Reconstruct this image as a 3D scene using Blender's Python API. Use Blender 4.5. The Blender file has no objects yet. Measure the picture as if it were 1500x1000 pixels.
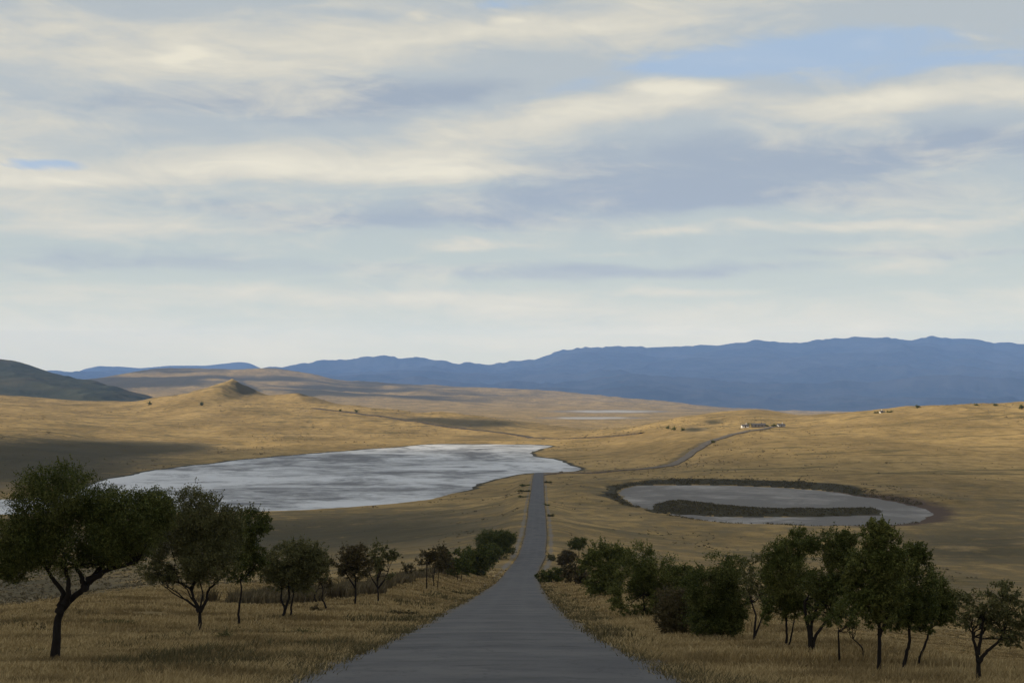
import bpy, bmesh, math, random
import numpy as np
rng = np.random.default_rng(7)
random.seed(7)
C = bpy.context.scene.collection
F = 2083.0; CX = 750.0; HR = 560.0        # focal length in photo pixels, principal column, horizon row

# ------------------------------------------------------------------ numpy helpers
def hash2(ix, iy, seed):
    h = (ix.astype(np.int64) * 374761393 + iy.astype(np.int64) * 668265263 + seed * 1442695041) & 0xFFFFFFFF
    h = ((h ^ (h >> 13)) * 1274126177) & 0xFFFFFFFF
    h = h ^ (h >> 16)
    return (h & 0xFFFFFF) / float(0xFFFFFF) * 2 - 1
def vnoise(x, y, seed=0):
    ix = np.floor(x); iy = np.floor(y); fx = x - ix; fy = y - iy
    ix = ix.astype(np.int64); iy = iy.astype(np.int64)
    u = fx * fx * fx * (fx * (fx * 6 - 15) + 10); v = fy * fy * fy * (fy * (fy * 6 - 15) + 10)
    a = hash2(ix, iy, seed); b = hash2(ix + 1, iy, seed); c = hash2(ix, iy + 1, seed); d = hash2(ix + 1, iy + 1, seed)
    return (a * (1 - u) + b * u) * (1 - v) + (c * (1 - u) + d * u) * v
def fbm(x, y, oct=4, seed=0, gain=0.5, ridged=False):
    s = 0; a = 1.0; t = 0
    for k in range(oct):
        n = vnoise(x, y, seed + k * 17)
        if ridged: n = 1 - 2 * np.abs(n)
        s = s + a * n; t += a
        x, y = x * 1.62 + y * 1.21, -x * 1.21 + y * 1.62
        a *= gain
    return s / t
def sstep(a, b, x):
    t = np.clip((x - a) / (b - a), 0, 1); return t * t * (3 - 2 * t)
def gsm(a, sig, axis=0):
    if sig <= 0: return a
    n = int(sig * 3) + 1; k = np.exp(-0.5 * (np.arange(-n, n + 1) / sig) ** 2); k /= k.sum()
    pad = [(0, 0)] * a.ndim; pad[axis] = (n, n)
    p = np.pad(a, pad, mode='edge')
    return np.apply_along_axis(lambda m: np.convolve(m, k, mode='valid'), axis, p)

# ------------------------------------------------------------------ terrain: crest and valley lines as (column, row, distance)
PXS = np.arange(-900, 2401, 3.0)
LD0, LD1, NLD = math.log(2.0), math.log(13000.0), 1200
LDS = np.linspace(LD0, LD1, NLD)
lines = [
 ([(750, 2400, 2)], 10), ([(750, 1175, 10)], 10),
 ([(-900, 1000, 22), (1500, 1000, 22), (2400, 1030, 20.5)], 10),
 ([(-900, 985, 28), (0, 962, 34), (700, 958, 34), (787, 958, 34), (1000, 962, 33), (1200, 968, 30), (1400, 992, 24.6), (2400, 1010, 22)], 10),
 ([(-900, 950, 48), (0, 929, 48), (600, 928, 47), (750, 927, 48), (900, 925, 50), (1000, 928, 48), (1100, 930, 47), (1200, 948, 38), (1300, 972, 29.5), (1400, 984, 26.5), (1500, 992, 24.5), (2400, 1000, 24)], 12),
 # crest of the roadside bench
 ([(-900, 915, 62), (-200, 905, 68), (0, 894, 78), (100, 878, 92), (216, 862, 115), (320, 857, 150), (450, 853, 190), (560, 845, 215), (640, 836, 240), (740, 836, 258), (787, 840, 262), (830, 850, 210), (900, 864, 140), (1000, 880, 98), (1100, 900, 68), (1200, 925, 50), (1300, 953, 37), (1400, 972, 31), (1500, 984, 28), (2400, 995, 27)], 8),
 ([(-900, 925, 110), (0, 905, 140), (216, 872, 190), (450, 858, 240), (640, 836, 275), (787, 827, 285), (900, 868, 190), (1000, 888, 150), (1100, 905, 120), (1300, 955, 75), (1500, 990, 60), (2400, 1000, 60)], 12),
 ([(-900, 900, 250), (0, 886, 268), (216, 855, 295), (450, 842, 310), (640, 826, 320), (787, 814, 312), (850, 828, 300), (900, 843, 285), (1000, 866, 262), (1100, 885, 245), (1300, 920, 190), (1500, 945, 175), (2400, 950, 170)], 12),
 ([(-900, 810, 490), (0, 806, 505), (300, 800, 515), (450, 795, 510), (640, 786, 460), (787, 784, 390), (900, 792, 430), (1100, 801, 440), (1300, 815, 410), (1500, 832, 380), (2400, 840, 375)], 12),
 # near shores
 ([(-900, 757, 655), (0, 752, 672), (330, 750, 680), (450, 747, 690), (640, 729, 763), (740, 704, 880), (787, 704, 820), (850, 714, 700), (900, 736, 610), (1000, 760, 540), (1100, 770, 515), (1300, 773, 508), (1400, 768, 515), (1500, 770, 500), (2400, 775, 490)], 8),
 # far shores
 ([(-900, 726, 778), (0, 731, 755), (60, 728, 769), (160, 701, 916), (250, 686, 1025), (400, 668.5, 1190), (500, 660, 1291), (600, 651, 1418), (780, 650, 1434), (830, 680, 1060), (870, 690, 950), (900, 705, 747), (1000, 703, 755), (1100, 706, 740), (1200, 713, 705), (1300, 726, 650), (1400, 744, 588), (1500, 752, 560), (2400, 757, 550)], 6),
 ([(-900, 640, 1150), (0, 650, 1150), (160, 655, 1250), (300, 643, 1500), (500, 634, 1650), (640, 636, 1680), (787, 638, 1700), (860, 645, 1450), (920, 660, 1180), (1000, 676, 930), (1100, 682, 860), (1200, 688, 820), (1300, 692, 790), (1500, 690, 800), (2400, 690, 800)], 12),
 ([(-900, 600, 1700), (0, 612, 1700), (160, 618, 1800), (300, 612, 1900), (480, 604, 2000), (600, 612, 1900), (700, 624, 1850), (787, 635, 1800), (860, 636, 1650), (920, 634, 1500), (1000, 642, 1200), (1100, 646, 1100), (1300, 640, 1080), (1500, 632, 1100), (2400, 600, 1150)], 10),
 # skyline of the tan plain (left) and the tan hill (right)
 ([(-900, 560, 2800), (-200, 570, 2800), (0, 578, 2800), (100, 586, 2700), (215, 590, 2600), (260, 584, 2550), (300, 578, 2500), (340, 576, 2500), (380, 580, 2450), (430, 578, 2400), (455, 582, 2350), (500, 592, 2250), (560, 599, 2180), (600, 604, 2100), (640, 612, 2050), (700, 623, 1980), (780, 631, 1920), (870, 632, 1850), (930, 626, 1750), (960, 620, 1720), (1000, 611, 1750), (1050, 605, 1800), (1100, 600, 1850), (1140, 603, 1850), (1170, 607, 1820), (1215, 605, 1700), (1300, 600, 1550), (1350, 597, 1500), (1420, 593, 1450), (1500, 590, 1420), (2400, 560, 1400)], 2.2),
 ([(-900, 580, 3300), (0, 600, 3200), (500, 606, 2800), (780, 634, 2400), (950, 628, 2300), (1100, 612, 2300), (1500, 606, 1900), (2400, 600, 1900)], 12),
 # valley floor
 ([(-900, 600, 4300), (500, 602, 4200), (800, 612, 3800), (950, 612, 3700), (1100, 612, 3700), (2400, 620, 3700)], 12),
 ([(-900, 580, 6000), (0, 580, 6000), (300, 578, 6000), (500, 585, 6000), (700, 592, 6000), (850, 597, 5600), (950, 602, 5200), (1100, 608, 5000), (2400, 615, 5000)], 12),
 ([(-900, 565, 7400), (0, 562, 7400), (300, 560, 7400), (500, 570, 7400), (700, 577, 7600), (850, 585, 7600), (1000, 597, 7000), (1100, 608, 6500), (2400, 612, 6500)], 12),
 ([(-900, 552, 8800), (100, 562, 8800), (150, 555, 8800), (200, 545, 8800), (240, 540.5, 8800), (330, 541, 8800), (400, 543, 8800), (450, 548, 8800), (500, 556, 8800), (600, 562, 8800), (700, 567, 8800), (800, 573, 8800), (900, 583, 8600), (1000, 594, 8400), (1060, 602, 8200), (1200, 606, 8000), (2400, 606, 8000)], 3),
 ([(-900, 600, 12500), (600, 600, 12500), (2400, 620, 12500)], 12)]
LR, LD = [], []
for pts, sg in lines:
    pts = sorted(pts); px = [p[0] for p in pts]
    LR.append(gsm(np.interp(PXS, px, [p[1] for p in pts]), sg)); LD.append(gsm(np.interp(PXS, px, [math.log(p[2]) for p in pts]), sg))
LR = np.array(LR); LD = np.array(LD)
for k in range(1, len(LD)): LD[k] = np.maximum(LD[k], LD[k - 1] + 0.02)
def pchip(x, y, q):
    h = np.diff(x); s = np.diff(y) / h; m = np.zeros_like(y)
    for i in range(1, len(x) - 1):
        if s[i - 1] * s[i] > 0:
            w1 = 2 * h[i] + h[i - 1]; w2 = h[i] + 2 * h[i - 1]; m[i] = (w1 + w2) / (w1 / s[i - 1] + w2 / s[i])
    m[0] = s[0]; m[-1] = s[-1]
    i = np.clip(np.searchsorted(x, q) - 1, 0, len(x) - 2); t = (q - x[i]) / h[i]
    t = np.clip(t, 0, 1)
    return (2*t**3-3*t*t+1)*y[i] + (t**3-2*t*t+t)*h[i]*m[i] + (-2*t**3+3*t*t)*y[i+1] + (t**3-t*t)*h[i]*m[i+1]
# interpolate in camera-relative row
TAB = np.array([pchip(LD[:, i], LR[:, i], LDS) for i in range(len(PXS))])
TAB = gsm(gsm(TAB, 3, 1), 1.2, 0)

RD = np.array([0, 10, 22, 48, 80, 110, 160, 198, 235, 265, 312, 390, 470, 543, 700, 830, 960, 1100], float)
RZ = np.array([-1.62, -2.95, -4.65, -8.45, -12.8, -16.8, -23.2, -28.0, -32.4, -35.4, -38.3, -42, -44.8, -47, -52.4, -56.6, -60.9, -62.5])
RX = np.array([-.25, -.3, -.36, -.48, -.35, -.16, .3, .75, 1.1, 1.7, 4.3, 6.5, 8.2, 9.4, 12.6, 15.2, 18.2, 21.5])
_rq = np.linspace(0, 1100, 2201)
RZs = gsm(np.interp(_rq, RD, RZ), 12); RXs = gsm(np.interp(_rq, RD, RX), 14)
RZs[:30] = np.interp(_rq[:30], RD, RZ)
def road_z(y): return np.interp(y, _rq, RZs)
def road_x(y): return np.interp(y, _rq, RXs)

def chaikin(P, n=2):
    P = np.array(P, float)
    for _ in range(n):
        Q = np.roll(P, -1, 0); P = np.stack([P * .75 + Q * .25, P * .25 + Q * .75], 1).reshape(-1, 2)
    return P
def on_plane(pts, z):
    a = np.array(pts, float); d = F * -z / (a[:, 1] - HR)
    return np.stack([(a[:, 0] - CX) / F * d, d], 1)
LAKE_Z, POND_Z = -62.0, -52.0
LAKE = chaikin(on_plane([(-420, 726), (-150, 729), (0, 731), (60, 728), (115, 716), (155, 701), (190, 694), (250, 686), (330, 676), (400, 669), (450, 664.5), (480, 663), (545, 657), (585, 655), (620, 651), (660, 650), (780, 650.5), (815, 652.5), (790, 657), (772, 663), (785, 668), (815, 674), (838, 681), (850, 688), (822, 691), (790, 692), (768, 694), (745, 697), (722, 703), (700, 709), (682, 718), (650, 727), (600, 733), (540, 739), (480, 744), (420, 747), (330, 749), (200, 752), (0, 752), (-420, 755)], LAKE_Z), 2)
POND = chaikin(on_plane([(900, 724), (905, 715), (925, 711), (960, 710), (1010, 710), (1100, 712), (1160, 715), (1215, 719), (1260, 726), (1310, 733), (1345, 741), (1366, 751), (1362, 760), (1330, 768), (1250, 770), (1180, 769), (1100, 767), (1030, 762), (975, 753), (935, 744), (910, 735)], POND_Z), 2)
SPIT = chaikin(on_plane([(957, 747), (962, 740), (985, 736.5), (1015, 738), (1050, 742), (1085, 746), (1130, 748), (1200, 749), (1268, 747), (1290, 749), (1284, 753), (1200, 755), (1120, 756), (1060, 756), (1010, 754), (975, 751)], POND_Z), 2)
def sdist(P, x, y):
    best = np.full(x.shape, 1e18); ins = np.zeros(x.shape, bool); Q = np.roll(P, -1, 0)
    for (ax, ay), (bx, by) in zip(P, Q):
        ex, ey = bx - ax, by - ay; wx, wy = x - ax, y - ay
        t = np.clip((wx * ex + wy * ey) / (ex * ex + ey * ey), 0, 1)
        best = np.minimum(best, (wx - ex * t) ** 2 + (wy - ey * t) ** 2)
        c = (ay > y) != (by > y)
        with np.errstate(divide='ignore', invalid='ignore'):
            ins ^= c & (x < (bx - ax) * (y - ay) / (by - ay + 1e-12) + ax)
    d = np.sqrt(best); return np.where(ins, -d, d)
def sd_box(P, x, y, m):
    out = np.full(x.shape, 1e3); k = (x > P[:, 0].min() - m) & (x < P[:, 0].max() + m) & (y > P[:, 1].min() - m) & (y < P[:, 1].max() + m)
    if k.any(): out[k] = sdist(P, x[k], y[k])
    return out
CONES = []     # column, top row, distance, slopes toward left / right / depth
def add_cone(px, row, d, sl, sr, sy): CONES.append(((px - CX) / F * d, d, -(row - HR) / F * d, sl, sr, sy))
add_cone(340, 555.5, 2400, .36, .62, .13)
add_cone(341, 553.5, 2400, .8, .95, .3)
add_cone(358, 568, 2380, .20, .40, .13)
add_cone(300, 571, 2420, .16, .25, .13)
add_cone(437, 575, 2330, .07, .34, .13)
add_cone(700, 608.5, 1960, .07, .17, .13)
add_cone(670, 605.5, 1980, .06, .15, .13)
add_cone(645, 602, 2000, .06, .13, .13)
add_cone(735, 617, 1930, .07, .17, .13)

def H(x, y, full=False):
    x = np.asarray(x, float); y = np.asarray(y, float); x, y = np.broadcast_arrays(x, y); shp = x.shape
    x = x.ravel().copy(); y = y.ravel().copy()
    r = np.hypot(x, y); az = np.arctan2(x, y); aa = np.minimum(np.abs(az), math.radians(38))
    dd = np.clip(r * np.cos(aa), 2.05, 12900); px = CX + F * np.tan(aa) * np.sign(az)
    fi = np.clip((px - PXS[0]) / 3.0, 0, len(PXS) - 1.001); fj = np.clip((np.log(dd) - LD0) / (LD1 - LD0) * (NLD - 1), 0, NLD - 1.001)
    i = fi.astype(int); j = fj.astype(int); u = fi - i; v = fj - j
    row = (TAB[i, j] * (1 - u) + TAB[i + 1, j] * u) * (1 - v) + (TAB[i, j + 1] * (1 - u) + TAB[i + 1, j + 1] * u) * v
    z = -(row - HR) / F * dd
    # behind and beside the camera the slope simply goes on uphill
    back = sstep(math.radians(42), math.radians(110), np.abs(az))
    zb = -1.75 + .11 * np.minimum(-y, 400) * (np.abs(az) > math.pi / 2) - 0.05 * np.minimum(np.abs(x), 500)
    z = z * (1 - back) + zb * back
    # small relief
    g = fbm(x / 55, y / 55, 4, 3) * 1.0 * sstep(60, 400, r) * (1 - .6 * sstep(2500, 4000, r)) + fbm(x / 9, y / 9, 3, 5) * .14
    g = g + fbm(x / 210, y / 210, 4, 9, .55) * 3.2 * sstep(1000, 1800, r) + fbm(x / 900, y / 900, 5, 11, .55, True) * 26 * sstep(4500, 7500, r)
    z = z + g
    z = z + fbm(x / 95, y / 150, 4, 61, .5, True) * 2.4 * sstep(900, 1400, r) * (1 - sstep(3000, 5000, r))
    for cx, cy, cz, sl, sr, sy in CONES:
        k = (np.abs(x - cx) < 420) & (np.abs(y - cy) < 420)
        if not k.any(): continue
        X = x[k] - cx; Y = y[k] - cy
        wob = fbm(X / 26, Y / 60, 3, 21) * 1.6
        c = cz - np.sqrt(np.where(X < 0, X * sl, X * sr) ** 2 + (Y * sy) ** 2 + .15) + wob * sstep(4, 40, np.hypot(X, Y))
        zz = z[k]; h = np.clip(.5 + .5 * (c - zz) / 2.5, 0, 1); z[k] = zz * (1 - h) + c * h + 2.5 * h * (1 - h)
    sl_ = sd_box(LAKE, x, y, 160); sp = sd_box(POND, x, y, 110); ss = sd_box(SPIT, x, y, 60)
    wob = fbm(x / 14, y / 14, 3, 31) * 2.0 + fbm(x / 60, y / 60, 3, 33) * 6
    sl_ = sl_ + wob * 1.2; sp = sp + wob * .35 + fbm(x / 11, y / 11, 4, 39) * 3; ss = ss + fbm(x / 9, y / 9, 4, 37) * 4.5
    t = sstep(2, 130, sl_); zl = LAKE_Z + np.clip(sl_ * .05, -.8, 8)
    z = np.where(sl_ < 140, zl * (1 - t) + np.maximum(z, LAKE_Z + .5) * t, z)
    spx = np.maximum(sp, -ss)
    bankz = POND_Z + np.clip(spx * .06, -.7, 1.6)
    t = sstep(4, 75, sp)
    z = np.where(sp < 80, bankz * (1 - t) + z * t, z)
    z = np.where(ss < 6, z + 1.1 * sstep(3, -3, ss), z)
    ring = np.exp(-((sp - 16) / 11) ** 2) * (y > 600) * (sp < 70)
    z = z + ring * .9
    # road bed
    rx = np.abs(x - road_x(y)); inside = (y > -30) & (y < 1010)
    w = 1 - sstep(3.4, 9 + .012 * np.abs(y), rx); w = np.where(inside, w * (1 - sstep(940, 1000, y)), 0)
    dep = .06 + .0008 * np.clip(y, 0, 1000)
    z = z * (1 - w) + (road_z(y) - dep) * w
    if full: return z.reshape(shp), sl_.reshape(shp), sp.reshape(shp), ss.reshape(shp), rx.reshape(shp)
    return z.reshape(shp)

def ground_at(px, row, dmin=12, dmax=12000):
    ds = np.exp(np.linspace(math.log(dmin), math.log(dmax), 2500)); u = (px - CX) / F
    rr = HR - F * H(u * ds, ds) / ds
    k = np.argmax(rr <= row)
    if k == 0: k = 1
    t = (rr[k - 1] - row) / max(rr[k - 1] - rr[k], 1e-9); t = min(max(t, 0), 1)
    d = ds[k - 1] * (1 - t) + ds[k] * t
    return u * d, d, float(H(u * d, d))

# ------------------------------------------------------------------ scene helpers
def tag(o, label=None, cat=None, group=None, kind=None):
    if label: o['label'] = label
    if cat: o['category'] = cat
    if group: o['group'] = group
    if kind: o['kind'] = kind
    return o
def mesh_obj(name, V, Fc, mat, parent=None, smooth=False):
    V = np.asarray(V, np.float32); Fc = np.asarray(Fc, np.int32)
    me = bpy.data.meshes.new(name); n = Fc.shape[1]
    me.vertices.add(len(V)); me.vertices.foreach_set('co', V.ravel())
    me.loops.add(Fc.size); me.loops.foreach_set('vertex_index', Fc.ravel())
    me.polygons.add(len(Fc)); me.polygons.foreach_set('loop_start', np.arange(0, Fc.size, n, dtype=np.int32))
    me.polygons.foreach_set('use_smooth', np.full(len(Fc), smooth))
    me.update(calc_edges=True)
    me.materials.append(mat)
    o = bpy.data.objects.new(name, me); C.objects.link(o)
    if parent is not None: o.parent = parent
    return o
def empty(name, loc):
    o = bpy.data.objects.new(name, None); o.location = loc; o.empty_display_size = .3; C.objects.link(o); return o

class NT:
    def __init__(s, name, world=False):
        if world:
            s.m = bpy.data.worlds.new(name); bpy.context.scene.world = s.m
        else: s.m = bpy.data.materials.new(name)
        s.m.use_nodes = True; s.t = s.m.node_tree; s.t.nodes.clear()
    def n(s, typ, ins=None, **kw):
        nd = s.t.nodes.new(typ)
        for k, v in kw.items(): setattr(nd, k, v)
        for k, v in (ins or {}).items():
            sk = nd.inputs[k]
            if isinstance(v, bpy.types.NodeSocket): s.t.links.new(v, sk)
            else: sk.default_value = v
        return nd
    def math(s, op, a, b=0.0, c=None, clamp=False):
        d = {0: a, 1: b}
        if c is not None: d[2] = c
        return s.n('ShaderNodeMath', d, operation=op, use_clamp=clamp).outputs[0]
    def noise(s, vec, scale, detail=4, rough=.55, dist=0):
        return s.n('ShaderNodeTexNoise', {'Vector': vec, 'Scale': scale, 'Detail': detail, 'Roughness': rough, 'Distortion': dist}).outputs['Fac']
    def mr(s, v, a, b, c=0.0, d=1.0, smooth=True):
        return s.n('ShaderNodeMapRange', {'Value': v, 'From Min': a, 'From Max': b, 'To Min': c, 'To Max': d}, interpolation_type='SMOOTHSTEP' if smooth else 'LINEAR').outputs[0]
    def mix(s, f, a, b, blend='MIX'):
        if not isinstance(a, bpy.types.NodeSocket): a = (*a, 1) if len(a) == 3 else a
        if not isinstance(b, bpy.types.NodeSocket): b = (*b, 1) if len(b) == 3 else b
        return s.n('ShaderNodeMix', {0: f, 6: a, 7: b}, data_type='RGBA', blend_type=blend).outputs[2]
    def vscale(s, vec, sc):
        return s.n('ShaderNodeMapping', {'Vector': vec, 'Scale': sc}).outputs[0]
    def out(s, shader, vol=None):
        o = s.n('ShaderNodeOutputMaterial')
        if shader is not None: s.t.links.new(shader, o.inputs['Surface'])
        if vol is not None: s.t.links.new(vol, o.inputs['Volume'])
        return s.m
    def bsdf(s, col, rough=.9, spec=.2, normal=None):
        d = {'Base Color': col if isinstance(col, bpy.types.NodeSocket) else (*col, 1), 'Roughness': rough, 'Specular IOR Level': spec}
        if normal is not None: d['Normal'] = normal
        return s.n('ShaderNodeBsdfPrincipled', d).outputs[0]
    def bump(s, h, strength, dist):
        return s.n('ShaderNodeBump', {'Height': h, 'Strength': strength, 'Distance': dist}).outputs[0]

# ------------------------------------------------------------------ materials
def mat_ground():
    m = NT('dry_grassland'); pos = m.n('ShaderNodeNewGeometry').outputs['Position']
    att = m.n('ShaderNodeAttribute', attribute_name='zone'); sep = m.n('ShaderNodeSeparateColor', {0: att.outputs['Color']})
    reed, red, bare = sep.outputs[0], sep.outputs[1], sep.outputs[2]
    scrub = att.outputs['Alpha']  # scrub cover, also carries shade and light painted into the ground
    n1 = m.noise(m.vscale(pos, (1, .45, 0)), .012, 6, .62); n2 = m.noise(m.vscale(pos, (1, .6, 0)), .09, 6, .65); n3 = m.noise(pos, 1.7, 6, .7)
    n4 = m.noise(m.vscale(pos, (.35, 1.2, 0)), .028, 7, .68, .6)
    c = m.mix(m.mr(n1, .36, .64), (.29, .198, .076), (.49, .335, .13))
    c = m.mix(m.math('MULTIPLY', m.mr(n2, .42, .66), .5), c, (.15, .112, .048))
    c = m.mix(m.math('MULTIPLY', m.mr(n4, .53, .64), .72), c, (.115, .098, .042))
    c = m.mix(m.math('MULTIPLY', m.mr(n4, .43, .33), .5), c, (.42, .30, .155))
    c = m.mix(m.math('MULTIPLY', m.mr(n3, .4, .7), .35), c, (.1, .085, .04))
    n5 = m.noise(m.vscale(pos, (.6, 1.0, 0)), .16, 8, .78)
    c = m.mix(m.math('MULTIPLY', m.mr(n5, .50, .62), .5), c, (.13, .10, .045))
    c = m.mix(m.math('MULTIPLY', m.mr(n5, .47, .38), .45), c, (.48, .35, .17))
    sc = m.mr(m.math('ADD', scrub, m.math('MULTIPLY', m.math('SUBTRACT', m.math('ADD', m.math('MULTIPLY', n2, .6), m.math('MULTIPLY', n4, .4)), .5), 1.5)), .38, .78)
    dk = m.mix(m.mr(m.math('ADD', scrub, m.math('MULTIPLY', m.math('SUBTRACT', n1, .5), .8)), .55, .95), m.mix(m.mr(n2, .35, .65), (.085, .074, .04), (.19, .15, .08)), m.mix(n2, (.034, .036, .022), (.08, .072, .04)))
    c = m.mix(m.math('MULTIPLY', sc, .9), c, dk)
    rd = m.mr(m.math('ADD', red, m.math('MULTIPLY', m.math('SUBTRACT', n2, .5), .6)), .3, .7)
    c = m.mix(rd, c, m.mix(n3, (.085, .058, .04), (.13, .092, .062)))
    re = m.mr(m.math('ADD', reed, m.math('MULTIPLY', m.math('SUBTRACT', n2, .5), .5)), .35, .6)
    c = m.mix(re, c, m.mix(n2, (.038, .038, .022), (.095, .08, .045)))
    br = m.mr(m.math('ADD', bare, m.math('MULTIPLY', m.math('SUBTRACT', n2, .5), .7)), .4, .7)
    c = m.mix(m.mr(m.math('ADD', bare, m.math('MULTIPLY', m.math('SUBTRACT', n1, .5), .9)), .6, .98), c, (.42, .40, .36)); br = m.math('MULTIPLY', br, m.mr(bare, .8, .62)); c = m.mix(br, c, m.mix(n3, (.17, .15, .12), (.26, .235, .2)))
    b = m.bump(m.math('ADD', n3, m.math('MULTIPLY', n2, 2.0)), .6, .35)
    return m.out(m.bsdf(c, .95, .08, b))
def mat_salt(name, bright, seed_off, dark=.5, low=(.13, .125, .115), fine=1.0):
    m = NT(name); pos = m.n('ShaderNodeNewGeometry').outputs['Position']
    p = m.n('ShaderNodeMapping', {'Vector': pos, 'Location': (seed_off, seed_off * .7, 0), 'Scale': (.8, .8, 1)}).outputs[0]
    a = m.noise(p, .011 * fine, 9, .7, .7); b = m.noise(p, .05 * fine, 7, .72, .6)
    f = m.mr(m.math('ADD', m.math('MULTIPLY', a, .68), m.math('MULTIPLY', b, .32)), dark - .07, dark + .08)
    c = m.mix(f, low, bright)
    c = m.mix(m.math('MULTIPLY', m.mr(b, .56, .72), .5), c, (.17, .14, .09))
    r = m.mr(f, 0, 1, .55, .8)
    return m.out(m.bsdf(c, r, .12))
def mat_asphalt():
    m = NT('worn_asphalt'); pos = m.n('ShaderNodeNewGeometry').outputs['Position']
    uv = m.n('ShaderNodeUVMap', uv_map='UVMap').outputs[0]
    n1 = m.noise(pos, .35, 5, .6); n2 = m.noise(pos, 9, 6, .75); n3 = m.noise(m.vscale(pos, (.35, .6, 1)), .8, 6, .7, .8)
    c = m.mix(m.mr(n1, .3, .7), (.066, .067, .07), (.118, .115, .11))
    c = m.mix(m.math('MULTIPLY', m.mr(n2, .35, .75), .5), c, (.13, .128, .122))
    c = m.mix(m.math('MULTIPLY', m.mr(n3, .52, .66), .55), c, (.035, .037, .04))
    nb = m.noise(m.vscale(pos, (.05, .5, 1)), .6, 3, .5, .3)
    c = m.mix(m.math('MULTIPLY', m.mr(nb, .54, .68), .35), c, (.045, .047, .052))
    # wheel tracks and patches along the lane, edges dusted with soil
    sx = m.n('ShaderNodeSeparateXYZ', {0: uv}).outputs[0]
    tr = m.math('ABSOLUTE', m.math('SUBTRACT', m.math('ABSOLUTE', m.math('SUBTRACT', sx, .5)), .17))
    c = m.mix(m.math('MULTIPLY', m.mr(tr, .1, 0), .22), c, (.12, .12, .118))
    ed = m.math('ABSOLUTE', m.math('SUBTRACT', sx, .5))
    c = m.mix(m.mr(m.math('ADD', ed, m.math('MULTIPLY', m.math('SUBTRACT', m.noise(pos, 1.3, 5, .7), .5), .22)), .40, .50), c, (.12, .098, .066))
    vo = m.n('ShaderNodeTexVoronoi', {'Vector': m.n('ShaderNodeMapping', {'Vector': m.n('ShaderNodeVectorMath', {0: pos, 1: m.n('ShaderNodeTexNoise', {'Vector': pos, 'Scale': 1.2, 'Detail': 4.}).outputs['Color']}, operation='ADD').outputs[0], 'Scale': (.5, .28, 1)}).outputs[0], 'Scale': 1.0}, feature='DISTANCE_TO_EDGE').outputs['Distance']
    c = m.mix(m.mr(vo, .018, .0, 0, .4), c, (.02, .02, .02))
    return m.out(m.bsdf(c, .85, .25, m.bump(n2, .4, .02)))
def mat_simple(name, a, b, scale=2.0, rough=.9, bump=.3, spec=.15):
    m = NT(name); pos = m.n('ShaderNodeNewGeometry').outputs['Position']; n = m.noise(pos, scale, 6, .65)
    return m.out(m.bsdf(m.mix(m.mr(n, .3, .7), a, b), rough, spec, m.bump(n, bump, .05) if bump else None))
def mat_leaf(name, a, b, c3, spec=.08):
    m = NT(name); g = m.n('ShaderNodeNewGeometry'); ri = g.outputs['Random Per Island']; pos = g.outputs['Position']
    n = m.noise(pos, 1.3, 3, .6)
    c = m.mix(ri, a, b); c = m.mix(m.math('MULTIPLY', m.mr(m.math('ADD', n, m.math('MULTIPLY', ri, .3)), .62, .78), .8), c, c3)
    p = m.bsdf(c, .55, spec)
    t = m.n('ShaderNodeBsdfTranslucent', {'Color': c}).outputs[0]
    return m.out(m.n('ShaderNodeMixShader', {0: .25, 1: p, 2: t}).outputs[0])
def mat_bark():
    m = NT('dark_bark'); pos = m.n('ShaderNodeNewGeometry').outputs['Position']; n = m.noise(m.vscale(pos, (4, 4, 1)), 5, 6, .7)
    return m.out(m.bsdf(m.mix(n, (.008, .007, .006), (.035, .029, .024)), .95, .1, m.bump(n, .8, .03)))
def mat_blade(name, cols):
    m = NT(name); g = m.n('ShaderNodeNewGeometry'); ri = g.outputs['Random Per Island']; n = m.noise(g.outputs['Position'], .22, 6, .68)
    c = m.mix(ri, cols[0], cols[1]); c = m.mix(m.math('MULTIPLY', m.mr(n, .46, .60), .85), c, cols[2])
    p = m.bsdf(c, .8, .1); t = m.n('ShaderNodeBsdfTranslucent', {'Color': c}).outputs[0]
    return m.out(m.n('ShaderNodeMixShader', {0: .2, 1: p, 2: t}).outputs[0])
M_ground = mat_ground(); M_asph = mat_asphalt(); M_bark = mat_bark()
M_salt = mat_salt('salt_lake_surface', (.68, .69, .68), 35, .475, (.14, .14, .14)); M_mud = mat_salt('salt_mud', (.36, .34, .305), 310, .555, (.12, .105, .085), 1.5)
M_leaf = [mat_leaf('dark_green_leaves', (.04, .054, .012), (.10, .115, .032), (.16, .165, .05)),
          mat_leaf('olive_leaves', (.065, .07, .026), (.14, .138, .055), (.17, .16, .065)),
          mat_leaf('brown_green_leaves', (.055, .047, .02), (.115, .096, .042), (.13, .10, .05)),
          mat_leaf('mid_green_leaves', (.055, .07, .016), (.13, .145, .04), (.20, .20, .06))]
M_straw = mat_blade('dry_grass', ((.28, .208, .092), (.52, .40, .20), (.18, .13, .058)))
M_weed = mat_blade('green_weeds', ((.07, .062, .03), (.18, .145, .07), (.11, .095, .045)))
M_stalk = mat_blade('dead_stalks', ((.08, .066, .036), (.20, .16, .09), (.12, .095, .05)))
M_track = mat_simple('dirt', (.125, .105, .08), (.2, .17, .13), .3)
M_hill = None

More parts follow.
